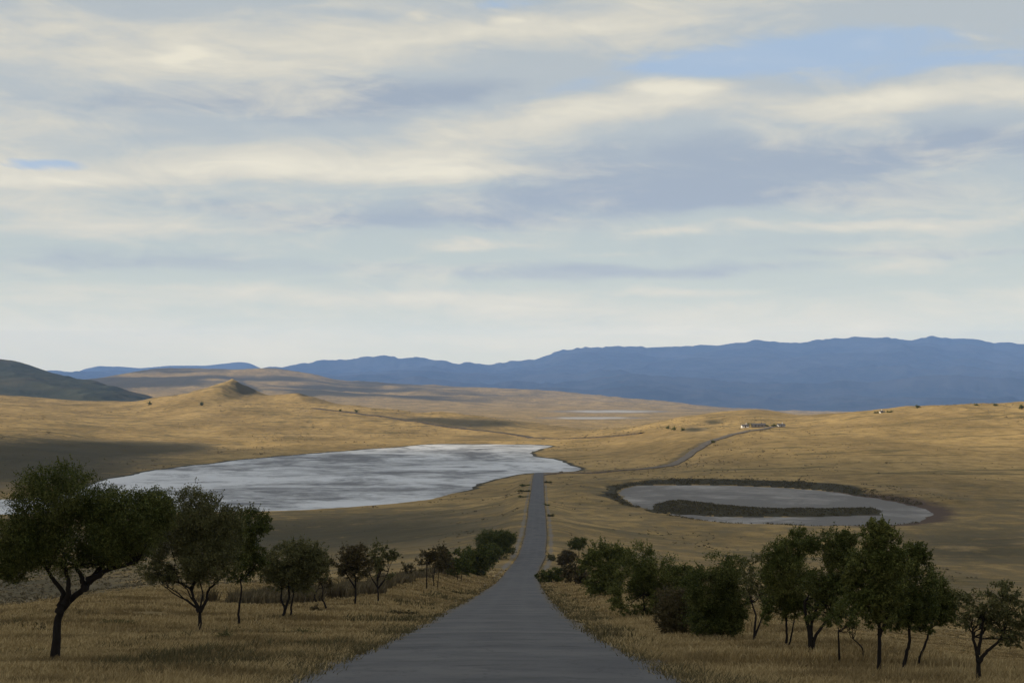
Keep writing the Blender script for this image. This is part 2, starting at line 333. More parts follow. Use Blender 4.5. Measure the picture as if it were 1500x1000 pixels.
# ------------------------------------------------------------------ ground sheet (polar grid, fine toward the view)
EDGE = [(805, 688), (850, 688.5), (900, 687.5), (948, 684.5), (975, 680), (993, 671), (1006, 661), (1020, 653), (1040, 645)]
def build_ground():
    azf = np.arctan(np.linspace(-.46, .46, 900))
    az = np.concatenate([np.linspace(-math.pi, azf[0], 120)[:-1], azf, np.linspace(azf[-1], math.pi, 120)[1:]])
    rr = np.concatenate([np.linspace(2.2, 16, 16)[:-1], np.exp(np.linspace(math.log(16), math.log(12600), 1050))])
    A, R = np.meshgrid(az, rr)
    R = R / np.cos(np.minimum(np.abs(A), math.radians(38)))
    X = R * np.sin(A); Y = R * np.cos(A)
    Z, sl, sp, ss, rx = H(X, Y, True)
    nr, na = A.shape
    idx = np.arange(nr * na).reshape(nr, na)
    Fc = np.stack([idx[:-1, :-1], idx[:-1, 1:], idx[1:, 1:], idx[1:, :-1]], -1).reshape(-1, 4)
    # centre cap
    V = np.stack([X.ravel(), Y.ravel(), Z.ravel()], 1)
    V = np.vstack([V, [[0, 0, -1.7]]]); c = len(V) - 1
    cap = np.stack([np.full(na // 2, c), idx[0, 2:na:2][:na // 2] if 0 else idx[0, np.minimum(np.arange(na // 2) * 2 + 2, na - 1)], idx[0, np.arange(na // 2) * 2 + 1], idx[0, np.arange(na // 2) * 2]], 1)
    Fc = np.vstack([Fc[:, ::-1], cap])
    o = mesh_obj('ground', V, Fc, M_ground, None, True)
    # material zones: reeds, reddish saltwort, bare soil, dark scrub with painted shade
    nz = fbm(X / 22, Y / 22, 4, 77)
    px = CX + F * X / np.maximum(Y, 1); 
    front = Y > 10
    row = HR - F * Z / np.maximum(Y, 1)
    reed = np.exp(-np.clip(sp - 2, 0, 99) / np.maximum(np.where(Y > 610, 8 + 22 * sstep(900, 1010, px), 7) + 9 * nz, 2.5)) * (sp < 75) * sstep(1310, 1230, px) * np.where(Y < 640, .35 + .65 * sstep(940, 900, px), 1)
    reed = np.maximum(reed, (ss < 3) * 1.0)
    red = np.exp(-np.clip(sp - 1, 0, 99) / 11) * (sp < 60) * sstep(1150, 1300, px)
    reed = np.maximum(reed, .85 * np.exp(-np.clip(sl, 0, 99) / 7) * (sl < 60) * (Y > 800))
    reed = np.where(ss < 3, 1, reed * (sp > 0) * (sl > -2))
    bare = .62 * np.exp(-((rx - 4.2) / 1.2) ** 2) * (Y < 950) * front
    mot = fbm(X / 700, Y / 500, 5, 131, .6)  # far mottling: scrub patches and painted cloud shadow
    scrub = .26 + (.36 + 1.1 * mot) * sstep(5200, 7000, Y) * sstep(950, 500, px) + .25 * fbm(X / 260, Y / 420, 4, 88) * sstep(900, 1300, Y)
    def blob(cx, cy, rx_, ry_, a): return a * np.exp(-((px - cx) / rx_) ** 2 - ((row - cy) / ry_) ** 2) * front
    for b in [(40, 668, 190, 24, .85), (230, 655, 110, 9, .75), (60, 700, 200, 20, .5), (620, 770, 170, 25, .22), (330, 790, 260, 32, .34), (1440, 800, 160, 36, .3), (230, 560, 120, 12, .5), (460, 568, 90, 8, .35), (362, 572, 15, 7, .9), (352, 562, 7, 5, .6), (450, 577, 14, 4, .7),  # left dark band and right cone flanks: shade painted through the scrub mask
              (1000, 712, 500, 8, .15), (700, 620, 75, 7, .8), (620, 614, 60, 4, .4), (560, 606, 40, 2.5, .35), (880, 700, 60, 5, .25), (560, 662, 120, 6, .25), (1000, 690, 60, 3, .2), (60, 862, 200, 24, .3), (1250, 905, 260, 40, .2), (1060, 625, 70, 9, .2), (1015, 629, 18, 4, .6), (1045, 618, 16, 4, .5)]:  # ridge face turned from the sun is painted dark too
        scrub = scrub + blob(*b)
    bare = np.maximum(bare, np.clip(blob(895, 602.5, 100, 2.6, 1.15) + blob(865, 612, 95, 2.4, 1.1), 0, 1) * (Y > 2600))
    bare = np.maximum(bare, .42 * np.exp(-((px - 20) / 170) ** 2 - ((row - 862) / 22) ** 2) * (Y > 200))
    scrub = scrub - blob(1250, 645, 280, 34, .24) + .17 * sstep(740, 600, Y) * sstep(200, 300, Y) + .07 * sstep(900, 700, Y) + blob(470, 778, 230, 20, .08)  # sunlit hill painted lighter; mid-field scrub painted in to deepen the cloud shade
    EP = np.array([ground_at(a, b, 600)[:2] for a, b in EDGE]); tq = np.linspace(0, len(EP) - 1, 160); EP = np.stack([np.interp(tq, np.arange(len(EP)), EP[:, i]) for i in (0, 1)], 1)
    kk = (X > -60) & (X < 520) & (Y > 850) & (Y < 1900); ds_ = np.full(X.shape, 1e3)
    ds_[kk] = np.sqrt(np.min((X[kk][:, None] - EP[:, 0]) ** 2 + (Y[kk][:, None] - EP[:, 1]) ** 2, axis=1))
    scrub = np.maximum(scrub, .72 * np.exp(-(ds_ / 9) ** 2))
    col = np.stack([reed, red, bare, scrub], -1).reshape(-1, 4)
    col = np.vstack([col, [[0, 0, 0, .2]]]).clip(0, 1).astype(np.float32)
    at = o.data.attributes.new('zone', 'FLOAT_COLOR', 'POINT'); at.data.foreach_set('color', col.ravel())
    tag(o, kind='structure')
build_ground()

def poly_sheet(name, P, z, mat, grow):
    # sheet reaching a little under the bank so the bank itself draws the shoreline
    c = P.mean(0); Q = np.roll(P, -1, 0); R0 = np.roll(P, 1, 0); t = Q - R0; n = np.stack([t[:, 1], -t[:, 0]], 1); n /= np.linalg.norm(n, axis=1)[:, None] + 1e-9
    area = .5 * np.sum(P[:, 0] * Q[:, 1] - Q[:, 0] * P[:, 1]); G = P + n * grow * (1 if area > 0 else -1)
    me = bpy.data.meshes.new(name); me.from_pydata([(x, y, z) for x, y in G], [], [list(range(len(G))) if area > 0 else list(range(len(G)))[::-1]]); me.materials.append(mat)
    o = bpy.data.objects.new(name, me); C.objects.link(o); tag(o, kind='structure'); return o
poly_sheet('lake', LAKE, LAKE_Z, M_salt, 7)
poly_sheet('pond', POND, POND_Z, M_mud, 6)

# ------------------------------------------------------------------ road and tracks
def strip(name, cx, cy, cz, half, mat, cross=5, rag=.0, crown=0.0, th=.05):
    n = len(cx); tx = np.gradient(cx); ty = np.gradient(cy); L = np.hypot(tx, ty); nx, ny = ty / L, -tx / L
    V = []; ks = np.linspace(-1, 1, cross)
    hl = half * (1 + rag * np.array(fbm(cy / 1.6, cy * 0, 4, 91))); hr = half * (1 + rag * np.array(fbm(cy / 1.4, cy * 0 + 9, 4, 95)))
    cols = []
    for k in ks:
        h = np.where(k < 0, hl, hr) * k
        cols.append(np.stack([cx + nx * h, cy + ny * h, cz + crown * (1 - k * k)], 1))
    # skirts
    for side, cidx in ((0, 0), (1, -1)):
        c = cols[cidx].copy(); c[:, 2] -= th
        if side == 0: cols.insert(0, c)
        else: cols.append(c)
    m = len(cols); V = np.stack(cols, 1).reshape(-1, 3)
    i = np.arange(n * m).reshape(n, m)
    Fc = np.stack([i[:-1, :-1], i[:-1, 1:], i[1:, 1:], i[1:, :-1]], -1).reshape(-1, 4)
    o = mesh_obj(name, V, Fc, mat, None, False)
    uv = o.data.uv_layers.new(name='UVMap'); us = np.concatenate([[0], (ks + 1) / 2, [1]])
    UV = np.stack([np.tile(us, n), np.repeat(cy, m)], 1)[Fc.ravel()]
    uv.data.foreach_set('uv', UV.astype(np.float32).ravel())
    return o
ry = np.concatenate([np.arange(-12, 120, .35), np.arange(120, 958, 1.5)])
rhalf = np.interp(ry, [0, 60, 265, 400, 958], [3.75, 3.15, 3.0, 3.0, 3.3])
road = strip('road', road_x(ry), ry, road_z(ry), rhalf, M_asph, 9, .11, .05, .5); tag(road, kind='structure')

def track(name, pts, w, mat, lift=.5, dmin=600):
    P = np.array([ground_at(a, b, dmin) for a, b in pts])[:, :2]
    t = np.concatenate([[0], np.cumsum(np.linalg.norm(np.diff(P, axis=0), axis=1))]); q = np.arange(0, t[-1], 4.0)
    x = gsm(np.interp(q, t, P[:, 0]), 5); y = gsm(np.interp(q, t, P[:, 1]), 5)
    tx = np.gradient(x); ty = np.gradient(y); L = np.hypot(tx, ty)
    z = np.max([H(x + ty / L * k * w / 2, y - tx / L * k * w / 2) for k in (-1, 0, 1)], axis=0)
    z = gsm(z, 2) + lift
    o = strip(name, x, y, z, np.full(len(x), w / 2), mat, 3, .25, .05, 3.0); tag(o, kind='structure'); return o, x, y
M_track_shade = mat_simple('shaded_dirt', (.05, .042, .03), (.11, .085, .055), .3)  # dirt darkened to paint the shadow in the track cut
tr1, t1x, t1y = track('dirt_track', [(786, 697), (800, 693.5), (850, 692), (900, 691), (950, 688), (985, 682), (1003, 672), (1017, 661), (1033, 652), (1052, 643), (1078, 635), (1110, 630), (1150, 625)], 5.5, M_track)
tr2, t2x, t2y = track('dirt_track', [(455, 597), (520, 605), (600, 617), (680, 628), (760, 637), (800, 642), (860, 641.5), (910, 638), (950, 633)], 9, M_track_shade, dmin=1300)

# ------------------------------------------------------------------ distant relief as solid ranges
def mat_far(name, a, b, c3):
    m = NT(name); pos = m.n('ShaderNodeNewGeometry').outputs['Position']; n = m.noise(pos, .0011, 8, .62); n2 = m.noise(pos, .006, 6, .65)
    c = m.mix(m.mr(n, .42, .62), a, b); c = m.mix(m.math('MULTIPLY', m.mr(n2, .5, .65), .5), c, c3)
    return m.out(m.bsdf(c, .95, .05))
def loft_range(name, rows, amp, wl, mat, px0, px1, nx=700, nsub=60, seed=40, kind_label=None, sky_jag=0.0):
    px = np.linspace(px0, px1, nx); L = []
    for pts in rows:
        pts = sorted(pts); L.append((np.interp(px, [p[0] for p in pts], [p[1] for p in pts]), np.interp(px, [p[0] for p in pts], [p[2] for p in pts]), ))
    V = []; K = len(L)
    tt = np.linspace(0, K - 1, (K - 1) * nsub + 1)
    for t in tt:
        k = min(int(t), K - 2); f = t - k
        r = L[k][0] * (1 - f) + L[k + 1][0] * f; d = L[k][1] * (1 - f) + L[k + 1][1] * f
        x = (px - CX) / F * d; z = -(r - HR) / F * d
        env = amp * (1 if k > 0 else f) * (1 - .75 * math.exp(-((t - (K - 2)) / .25) ** 2))
        z = z + fbm(x / wl, d / wl, 6, seed, .52, True) * env
        V.append(np.stack([x, d, z], 1))
    V = np.stack(V, 0); n0, n1 = V.shape[:2]; i = np.arange(n0 * n1).reshape(n0, n1)
    Fc = np.stack([i[:-1, :-1], i[:-1, 1:], i[1:, 1:], i[1:, :-1]], -1).reshape(-1, 4)
    o = mesh_obj(name, V.reshape(-1, 3), Fc, mat, None, True); tag(o, kind='structure'); return o
M_mtn = mat_far('wooded_mountain', (.02, .03, .042), (.045, .052, .062), (.068, .068, .066))
M_dhill = mat_far('scrubby_hill', (.05, .058, .04), (.08, .082, .052), (.12, .1, .06))
sky_m = [(-1500, 560, 26000), (300, 552, 26000), (400, 541, 26000), (420, 538, 26000), (465, 534, 26000), (500, 538, 26000), (535, 532.5, 26000), (560, 531, 26000), (590, 532.5, 26000), (620, 531, 26000), (640, 533, 26000), (665, 537, 26000), (690, 533.5, 26000), (720, 536, 26000), (755, 530, 26000), (785, 528, 26000), (800, 522.5, 26000), (825, 515, 26000), (850, 515, 26000), (870, 511, 26000), (900, 509, 26000), (920, 507.5, 26000), (960, 508, 26000), (1000, 508, 26000), (1020, 506, 26000), (1060, 506, 26000), (1110, 504, 26000), (1140, 505, 26000), (1190, 502, 26000), (1230, 499, 26000), (1250, 496.5, 26000), (1285, 496, 26000), (1300, 493.5, 26000), (1330, 497, 26000), (1350, 493, 26000), (1362, 490.5, 26000), (1380, 494, 26000), (1425, 494.5, 26000), (1450, 500, 26000), (1490, 502, 26000), (1560, 500, 26000), (1750, 508, 26000), (2600, 530, 26000)]
jr = np.random.default_rng(3)
sky_m2 = []
for a, b in zip(sky_m[:-1], sky_m[1:]):
    n = max(1, int((b[0] - a[0]) / 6)) if a[0] > 250 and a[0] < 1700 else 1
    for k in range(n):
        f = k / n; sky_m2.append((a[0] + (b[0] - a[0]) * f, a[1] + (b[1] - a[1]) * f + (jr.normal() * .75 if k else 0), 26000))
sky_m2.append(sky_m[-1])
mid_m = [(p[0], 572 - (572 - p[1]) * .30 - 2, 20500) for p in sky_m]
mid_b = [(p[0], 572 - (572 - p[1]) * .70 - 1, 23500) for p in sky_m]
loft_range('mountains', [[(-1500, 620, 11800), (2600, 620, 11800)], [(-1500, 586, 14500), (2600, 586, 14500)], mid_m, mid_b, sky_m2, [(-1500, 640, 28600), (2600, 640, 28600)]], 210, 2600, M_mtn, -1300, 2500, 1300, 40, 40)
# faint farther range on the left
loft_range('mountains', [[(-1500, 600, 27300), (900, 600, 27300)], [(-1500, 545, 28300), (60, 553, 28300), (105, 549, 28300), (125, 541, 28300), (145, 536.5, 28300), (180, 538, 28300), (205, 540, 28300), (240, 537, 28300), (300, 536, 28300), (325, 533, 28300), (350, 530.5, 28300), (365, 532, 28300), (385, 541, 28300), (420, 545, 28300), (900, 560, 28300)], [(-1500, 620, 29500), (900, 620, 29500)]], 120, 2400, M_mtn, -1300, 900, 500, 40, 60)
# dark hill on the left edge
loft_range('hill', [[(-900, 600, 3300), (60, 596, 3300), (260, 602, 3300)], [(-900, 580, 3700), (0, 578, 3700), (120, 583, 3700), (260, 596, 3700)], [(-900, 560, 4300), (0, 552, 4300), (100, 566, 4200), (170, 578, 4050), (260, 600, 3900)], [(-900, 520, 4900), (-200, 505, 4900), (-60, 517, 4900), (0, 527, 4900), (30, 532, 4850), (60, 541, 4800), (90, 550, 4700), (120, 559.5, 4600), (140, 562, 4550), (160, 569, 4500), (190, 577, 4450), (215, 585, 4400), (260, 606, 4400)], [(-900, 620, 6500), (260, 620, 6500)]], 26, 420, M_dhill, -900, 260, 500, 30, 50)

# ------------------------------------------------------------------ plants
def tube(pts, rad, sides=7):
    pts = np.array(pts, float); n = len(pts); t = np.gradient(pts, axis=0); t /= np.linalg.norm(t, axis=1)[:, None] + 1e-9
    up = np.array([.31, .93, .2]); a = np.cross(t, up); a /= np.linalg.norm(a, axis=1)[:, None] + 1e-9; b = np.cross(t, a)
    ang = np.linspace(0, 2 * math.pi, sides, endpoint=False)
    V = pts[:, None] + rad[:, None, None] * (a[:, None] * np.cos(ang)[None, :, None] + b[:, None] * np.sin(ang)[None, :, None])
    i = np.arange(n * sides).reshape(n, sides); j = np.roll(i, -1, 1)
    return V.reshape(-1, 3), np.stack([i[:-1], j[:-1], j[1:], i[1:]], -1).reshape(-1, 4)
def wander(a, b, n, amp, r):
    t = np.linspace(0, 1, n)[:, None]; p = a * (1 - t) + b * t
    off = np.cumsum(r.normal(size=(n, 3)), 0); off -= off[0]; off -= t * off[-1]
    return p + off * amp
def make_leaves(centres, radii, per, size, r, up_bias=.3, squash=.8):
    Cn = np.repeat(centres, per, 0); Rn = np.repeat(radii, per)[:, None]
    dirs = r.normal(size=Cn.shape); dirs[:, 2] *= squash
    P = Cn + dirs * Rn * .5
    n = len(P); s = size * r.uniform(.6, 1.4, (n, 1))
    a = r.normal(size=(n, 3)); a /= np.linalg.norm(a, axis=1)[:, None]
    c = r.normal(size=(n, 3)); c[:, 2] += up_bias; b = np.cross(a, c); b /= np.linalg.norm(b, axis=1)[:, None] + 1e-9
    V = np.stack([P - a * s, P + b * s * .42, P + a * s, P - b * s * .42], 1).reshape(-1, 3)
    return V, np.arange(n * 4).reshape(n, 4)
def at_depth(px, row, d, dy=0.0): return np.array([(px - CX) / F * d, d + dy, -(row - HR) / F * d])

def plant(name, label, cat, group, base, blobs, mat, stems=None, dens=1.0, leaf=.075, seed=0, trunk_w=.08, extra_limbs=1, gap=1.0, dmin=14):
    """base: (column,row) where the stem meets the ground; blobs: crown masses (cx, cy, rx, ry); stems: polylines from base up"""
    r = np.random.default_rng(seed * 31 + 5)
    bx, d, bz = ground_at(base[0], base[1], dmin)
    org = np.array([bx, d, bz]); root = empty(name, (bx, d, bz - .02))
    k = d / F; org2 = org - [0, 0, .02]
    centres = []; radii = []; cores = []; PER = []
    lf = max(.024, (1.55 if d < 250 else .75) * k) * (leaf / .06) ** .5
    for (cx, cy, rx, ry) in blobs:
        rx *= 1.14; ry *= 1.12
        dy = r.normal() * .25 * rx * k; c = at_depth(cx, cy, d, dy); R = np.array([rx * k, (rx * .85 + ry * .15) * k, ry * k])
        nleaf = int(min(26000, dens / gap * 2.9 * math.pi * R[0] * R[2] / (.42 * lf * lf))) + 12
        per = int(np.clip(nleaf / 45, 6, 34)); nc = max(5, nleaf // per)
        v = r.normal(size=(nc, 3)); v /= np.linalg.norm(v, axis=1)[:, None]; rad = r.uniform(.06, 1, (nc, 1)) ** .45
        q = v * 1.9 + [cx * .37, cy * .21, seed]
        nzv = 1 + .34 * fbm(q[:, 0] + q[:, 1] * .6, q[:, 2] + q[:, 1] * .5, 3, seed + 3)[:, None]
        pts = c + v * rad * R * nzv * .96
        centres.append(pts); radii.append(r.uniform(.10, .26, nc) * (R[0] * R[2]) ** .5); cores.append((c, R)); PER.append(np.full(nc, per))
    Cn = np.vstack(centres); Rn = np.concatenate(radii); PER = np.concatenate(PER)
    # open pockets between leaf masses
    hole = fbm(Cn[:, 0] / (24 * k) + seed, Cn[:, 2] / (20 * k) + Cn[:, 1] / (30 * k), 2, seed + 11)
    kp = (hole > (-.42 if dens >= 1 else -.22)) | (d > 200) | (name == 'weed_clump'); Cn, Rn, PER = Cn[kp], Rn[kp], PER[kp]
    V, Fq = make_leaves(Cn, Rn, PER, lf, r)
    ns = max(14, len(Cn) // 5); pick = r.integers(0, len(Cn), ns); cen = np.mean([c for c, _ in cores], 0)
    out = Cn[pick] - cen; out /= np.linalg.norm(out, axis=1)[:, None] + 1e-9; out[:, 2] = out[:, 2] * .9 + .15
    sp = []
    for t in np.linspace(.0, 1, 9): sp.append(Cn[pick] + out * (Rn[pick][:, None] * .8 + (7 if d < 150 else 2) * k * t * r.uniform(.5, 1.5, (ns, 1))))
    V2, F2 = make_leaves(np.vstack(sp), np.full(ns * 9, 1.2 * k), 2, lf * .85, r)
    V = np.vstack([V, V2]); Fq = np.vstack([Fq, F2 + len(Fq) * 4])
    # sparse representative points carry the limbs
    if len(Cn) > 160: Cn = Cn[r.choice(len(Cn), 160, replace=False)]
    # wood
    TV, TF = [], []; off = 0
    def add(p, rad, s=7):
        nonlocal off
        v, f = tube(p, rad, s); TV.append(v); TF.append(f + off); off += len(v)
    tips = []
    w0 = trunk_w * .72 if d < 400 else trunk_w
    if not stems: stems = [[(base[0], base[1]), (base[0] + r.normal() * 2, base[1] - 8 if len(blobs) else base[1])]]
    for si, st in enumerate(stems):
        pts = np.array([at_depth(px, row, d, 0) for px, row in st]); 
        if si == 0 or abs(st[0][1] - base[1]) < 10: pts[0, 2] = min(pts[0, 2], float(H(pts[0, 0], d)) - .1)
        t = np.linspace(0, 1, len(pts)); q = np.linspace(0, 1, max(8, len(pts) * 4)); P = np.stack([np.interp(q, t, pts[:, i]) for i in range(3)], 1)
        P[:, :3] = gsm(P, 1.0, 0); P[0] = pts[0]; P[-1] = pts[-1]
        P[1:-1] += r.normal(size=(len(P) - 2, 3)) * w0 * .10; P[:, 1] += np.sin(q * 3) * w0 * r.normal()
        ww = w0 * (1 if si == 0 or len(st) < 2 else .75)
        rad = ww * (1 - .5 * q) * (1 + .5 * np.exp(-q * 14)) ; add(P, rad, 8); tips.append((P[-1], ww * .5))
    order = r.permutation(len(Cn))
    for (tp, tw) in tips:
        # limbs into the crown, then twigs
        nl = 4 + extra_limbs
        dist = np.linalg.norm(Cn - tp, axis=1); cand = np.argsort(dist + r.uniform(0, dist.max() * .6, len(Cn)))[:max(nl, len(Cn) // (3 * len(tips)))]
        for ci in r.choice(cand, min(nl, len(cand)), replace=False):
            P = wander(tp, Cn[ci], 7, .045 * dist[ci], r); add(P, np.linspace(tw * .8, tw * .22, 7), 5)
            near = np.argsort(np.linalg.norm(Cn - Cn[ci], axis=1))[1:6]
            for cj in near:
                s0 = P[r.integers(2, 6)]; Q = wander(s0, Cn[cj], 5, .05 * np.linalg.norm(s0 - Cn[cj]), r); add(Q, np.linspace(tw * .25, tw * .07, 5), 4)
    tv = np.vstack(TV); tf = np.vstack(TF)
    mesh_obj('trunk' if name == 'tree' else 'stems', tv - org2, tf, M_bark, root, True)
    mesh_obj('crown' if name == 'tree' else 'foliage', V - org2, Fq, mat, root)
    tag(root, label, cat, group)
    return root
G_L = 'trees standing in a line left of the road'; G_R = 'trees standing in a line right of the road'
G_BL = 'bushes left of the road'; G_BR = 'bushes right of the road'
T = plant
# left of the road
T('tree', 'largest dark tree at the far left, wide crown on a trunk bending right', 'tree', G_L, (80, 972),
  [(85, 725, 58, 42), (40, 790, 48, 48), (105, 785, 62, 55), (150, 745, 40, 30), (190, 765, 50, 45), (225, 750, 32, 34), (165, 805, 50, 25), (20, 825, 32, 25)], M_leaf[0],
  [[(79, 972), (81, 930), (83, 900), (96, 882), (118, 865), (132, 848), (150, 825)], [(87, 895), (90, 880), (93, 868), (80, 850), (70, 835)], [(96, 882), (104, 868), (104, 850), (97, 832)], [(124, 862), (122, 848), (112, 828)], [(130, 850), (160, 832), (200, 822)]], 1.15, .06, 1, .125, 0)
T('tree', 'dark broad tree with a forked Y trunk, second from the left', 'tree', G_L, (292, 927),
  [(290, 755, 46, 38), (250, 795, 38, 36), (300, 810, 48, 42), (325, 770, 30, 34), (265, 840, 32, 16), (235, 835, 26, 20)], M_leaf[1],
  [[(292, 927), (293, 905), (292, 893)], [(292, 895), (284, 878), (280, 862), (262, 852)], [(293, 895), (302, 880), (304, 864), (320, 850)], [(280, 862), (288, 840)]], 1.0, .06, 2, .12, 0)
T('tree', 'slim tree with one thin wavy trunk and crown leaning right, beside the forked tree', 'tree', G_L, (351, 918),
  [(352, 800, 28, 36), (368, 768, 26, 24), (388, 768, 12, 12), (345, 835, 26, 20), (372, 820, 16, 20)], M_leaf[0],
  [[(352, 918), (349, 900), (351, 882), (354, 865), (352, 850)]], 1.0, .06, 3, .075)
T('tree', 'round olive tree on two close crossing trunks, fourth from the left', 'tree', G_L, (416, 905),
  [(420, 820, 32, 28), (402, 838, 22, 22), (450, 815, 26, 22), (438, 845, 28, 22), (466, 830, 18, 20)], M_leaf[1],
  [[(413, 904), (418, 890), (424, 874), (422, 855)], [(427, 905), (426, 890), (430, 868)], [(418, 890), (411, 878), (413, 862)]], 1.0, .06, 4, .11)
T('tree', 'small crooked leaning sapling with a thin bent stem right of the two-trunk tree', 'tree', G_L, (479, 893),
  [(466, 840, 17, 14), (478, 850, 12, 10), (485, 830, 12, 12)], M_leaf[2], [[(480, 893), (475, 882), (471, 876), (474, 862), (468, 850)], [(463, 880), (460, 872), (466, 862)]], .7, .06, 5, .07)
T('tree', 'thin straight stemmed small tree standing back behind the two-trunk tree', 'tree', G_L, (449, 880),
  [(449, 848, 13, 14)], M_leaf[1], [[(449, 880), (449, 868), (450, 852)]], .7, .06, 24, .08)
T('tree', 'upright brownish tree with straight trunk, directly left of the V shaped tree', 'tree', G_L, (520, 886),
  [(512, 818, 18, 20), (525, 812, 16, 14), (530, 832, 18, 16), (506, 835, 12, 12)], M_leaf[2],
  [[(520, 886), (521, 870), (521, 850), (518, 835)], [(520, 860), (512, 848), (506, 838)]], .9, .06, 6, .1)
T('tree', 'open grey green tree with a clear V fork on a short trunk', 'tree', G_L, (554, 881),
  [(556, 812, 20, 14), (545, 828, 18, 16), (568, 826, 14, 18), (575, 812, 8, 10)], M_leaf[1],
  [[(554, 881), (554, 868), (553, 860)], [(554, 861), (546, 848), (540, 838)], [(554, 861), (563, 850), (569, 836)], [(553, 861), (554, 846)]], .75, .055, 7, .09, 2, 1.5)
T('tree', 'faint small pale tree behind the line, right of the V shaped tree', 'tree', G_L, (595, 850),
  [(592, 822, 13, 10), (600, 832, 9, 8)], M_leaf[2], [[(595, 850), (595, 840), (594, 830)]], .6, .06, 8, .09, 2, 1.6)
T('tree', 'small brown crowned tree on a single straight pole-like trunk', 'tree', G_L, (625, 864),
  [(625, 820, 13, 16), (633, 815, 10, 11)], M_leaf[2], [[(625, 864), (625, 850), (625, 832)]], .9, .06, 9, .1)
T('tree', 'small brown crowned tree on a pair of straight trunks', 'tree', G_L, (638, 860),
  [(643, 820, 14, 15), (652, 824, 12, 14), (648, 810, 10, 8)], M_leaf[2], [[(636, 861), (635, 848), (637, 830)], [(641, 857), (642, 845), (644, 828)]], .9, .06, 10, .09)
T('tree', 'dark green small tree between the pair of trunks and the dark bushes, short thin stems', 'tree', G_L, (672, 851),
  [(668, 820, 14, 16), (680, 825, 14, 18), (662, 832, 8, 8)], M_leaf[0], [[(670, 851), (670, 840), (668, 828)], [(675, 850), (677, 838), (679, 828)]], 1., .06, 11, .09)
T('bush', 'dark dense bush at the end of the left tree line, its foliage reaching the ground', 'bush', G_BL, (700, 843),
  [(697, 822, 20, 20), (713, 812, 18, 18), (690, 838, 13, 10)], M_leaf[0], [[(700, 843), (700, 832)]], 1.3, .06, 12, .1)
T('bush', 'taller dark bush with flat top nearest the road edge on the left', 'bush', G_BL, (733, 818),
  [(722, 790, 22, 13), (740, 789, 16, 12), (728, 803, 22, 12)], M_leaf[0], [[(732, 820), (730, 808)]], 1.4, .06, 13, .12)
T('bush', 'small pale grey shrub at the left verge below the flat topped dark bush', 'bush', G_BL, (750, 812),
  [(749, 806, 8, 5)], M_leaf[1], [[(750, 812), (750, 808)]], .8, .05, 14, .05)
# right of the road
T('tree', 'tiny round tree right of the road, standing apart above the bushes', 'tree', G_R, (848, 814),
  [(848, 795, 13, 8), (843, 800, 9, 5)], M_leaf[0], [[(848, 815), (848, 804)]], 1.2, .06, 30, .13)
T('bush', 'rusty brown round bush beside the road just below the tiny round tree', 'bush', G_BR, (832, 828),
  [(832, 816, 14, 10), (824, 820, 9, 7)], M_leaf[2], [[(832, 829), (832, 820)]], 1.2, .06, 31, .1)
T('bush', 'smallest bush at the right road edge, beside the rusty brown one', 'bush', G_BR, (807, 821),
  [(807, 816, 6, 5)], M_leaf[1], [[(807, 822), (807, 817)]], 1, .06, 32, .07)
T('bush', 'low dark bush touching the right edge of the asphalt', 'bush', G_BR, (808, 853),
  [(800, 843, 13, 9), (816, 841, 14, 10)], M_leaf[0], [[(808, 853), (808, 845)]], 1.3, .055, 33, .08)
T('bush', 'dark brownish bush behind the low bush at the asphalt edge', 'bush', G_BR, (843, 856),
  [(838, 838, 16, 13), (852, 846, 14, 10)], M_leaf[2], [[(843, 857), (843, 845)]], 1.2, .055, 34, .08)
T('bush', 'tall green thicket, the first big one right of the road', 'bush', G_BR, (888, 872),
  [(878, 818, 22, 22), (895, 830, 28, 28), (876, 848, 24, 20), (905, 855, 24, 16), (905, 812, 22, 14), (862, 830, 14, 14)], M_leaf[3], [[(888, 873), (886, 850)], [(900, 872), (902, 850)]], 1.0, .06, 35, .09)
T('bush', 'wide olive green thicket in the middle of the right hand bushes', 'bush', G_BR, (945, 905),
  [(940, 822, 28, 24), (965, 845, 34, 32), (935, 865, 32, 28), (975, 880, 30, 24), (950, 892, 24, 12), (925, 840, 20, 22), (990, 862, 26, 28), (920, 885, 22, 14), (912, 868, 20, 20), (1005, 850, 22, 20)], M_leaf[3], [[(945, 906), (942, 870)], [(965, 906), (970, 870)]], 1.0, .06, 36, .09)
T('bush', 'low brownish dark bush at the foot of the wide olive thicket', 'bush', G_BR, (1000, 932),
  [(1000, 890, 34, 28), (985, 905, 22, 20), (1015, 912, 26, 18), (1025, 880, 24, 24), (1040, 918, 22, 16)], M_leaf[2], [[(1000, 933), (1000, 905)]], 1.2, .055, 37, .08)
T('bush', 'tall almost black thicket right of the olive one, leafy down to the ground', 'bush', G_BR, (1055, 938),
  [(1060, 838, 34, 26), (1040, 862, 34, 32), (1075, 870, 24, 36), (1045, 905, 36, 26), (1072, 905, 20, 24)], M_leaf[0], [[(1055, 939), (1052, 900)], [(1070, 938), (1074, 890)]], 1.25, .055, 38, .09)
T('tree', 'thin sparse small tree with a slender V stem beside the black thicket', 'tree', G_R, (1105, 941),
  [(1106, 835, 22, 20), (1098, 860, 16, 16), (1120, 862, 14, 18), (1112, 820, 14, 8)], M_leaf[1],
  [[(1104, 941), (1105, 918), (1107, 900), (1101, 882)], [(1106, 930), (1114, 912), (1121, 892)]], .7, .055, 39, .055, 1, 1.6)
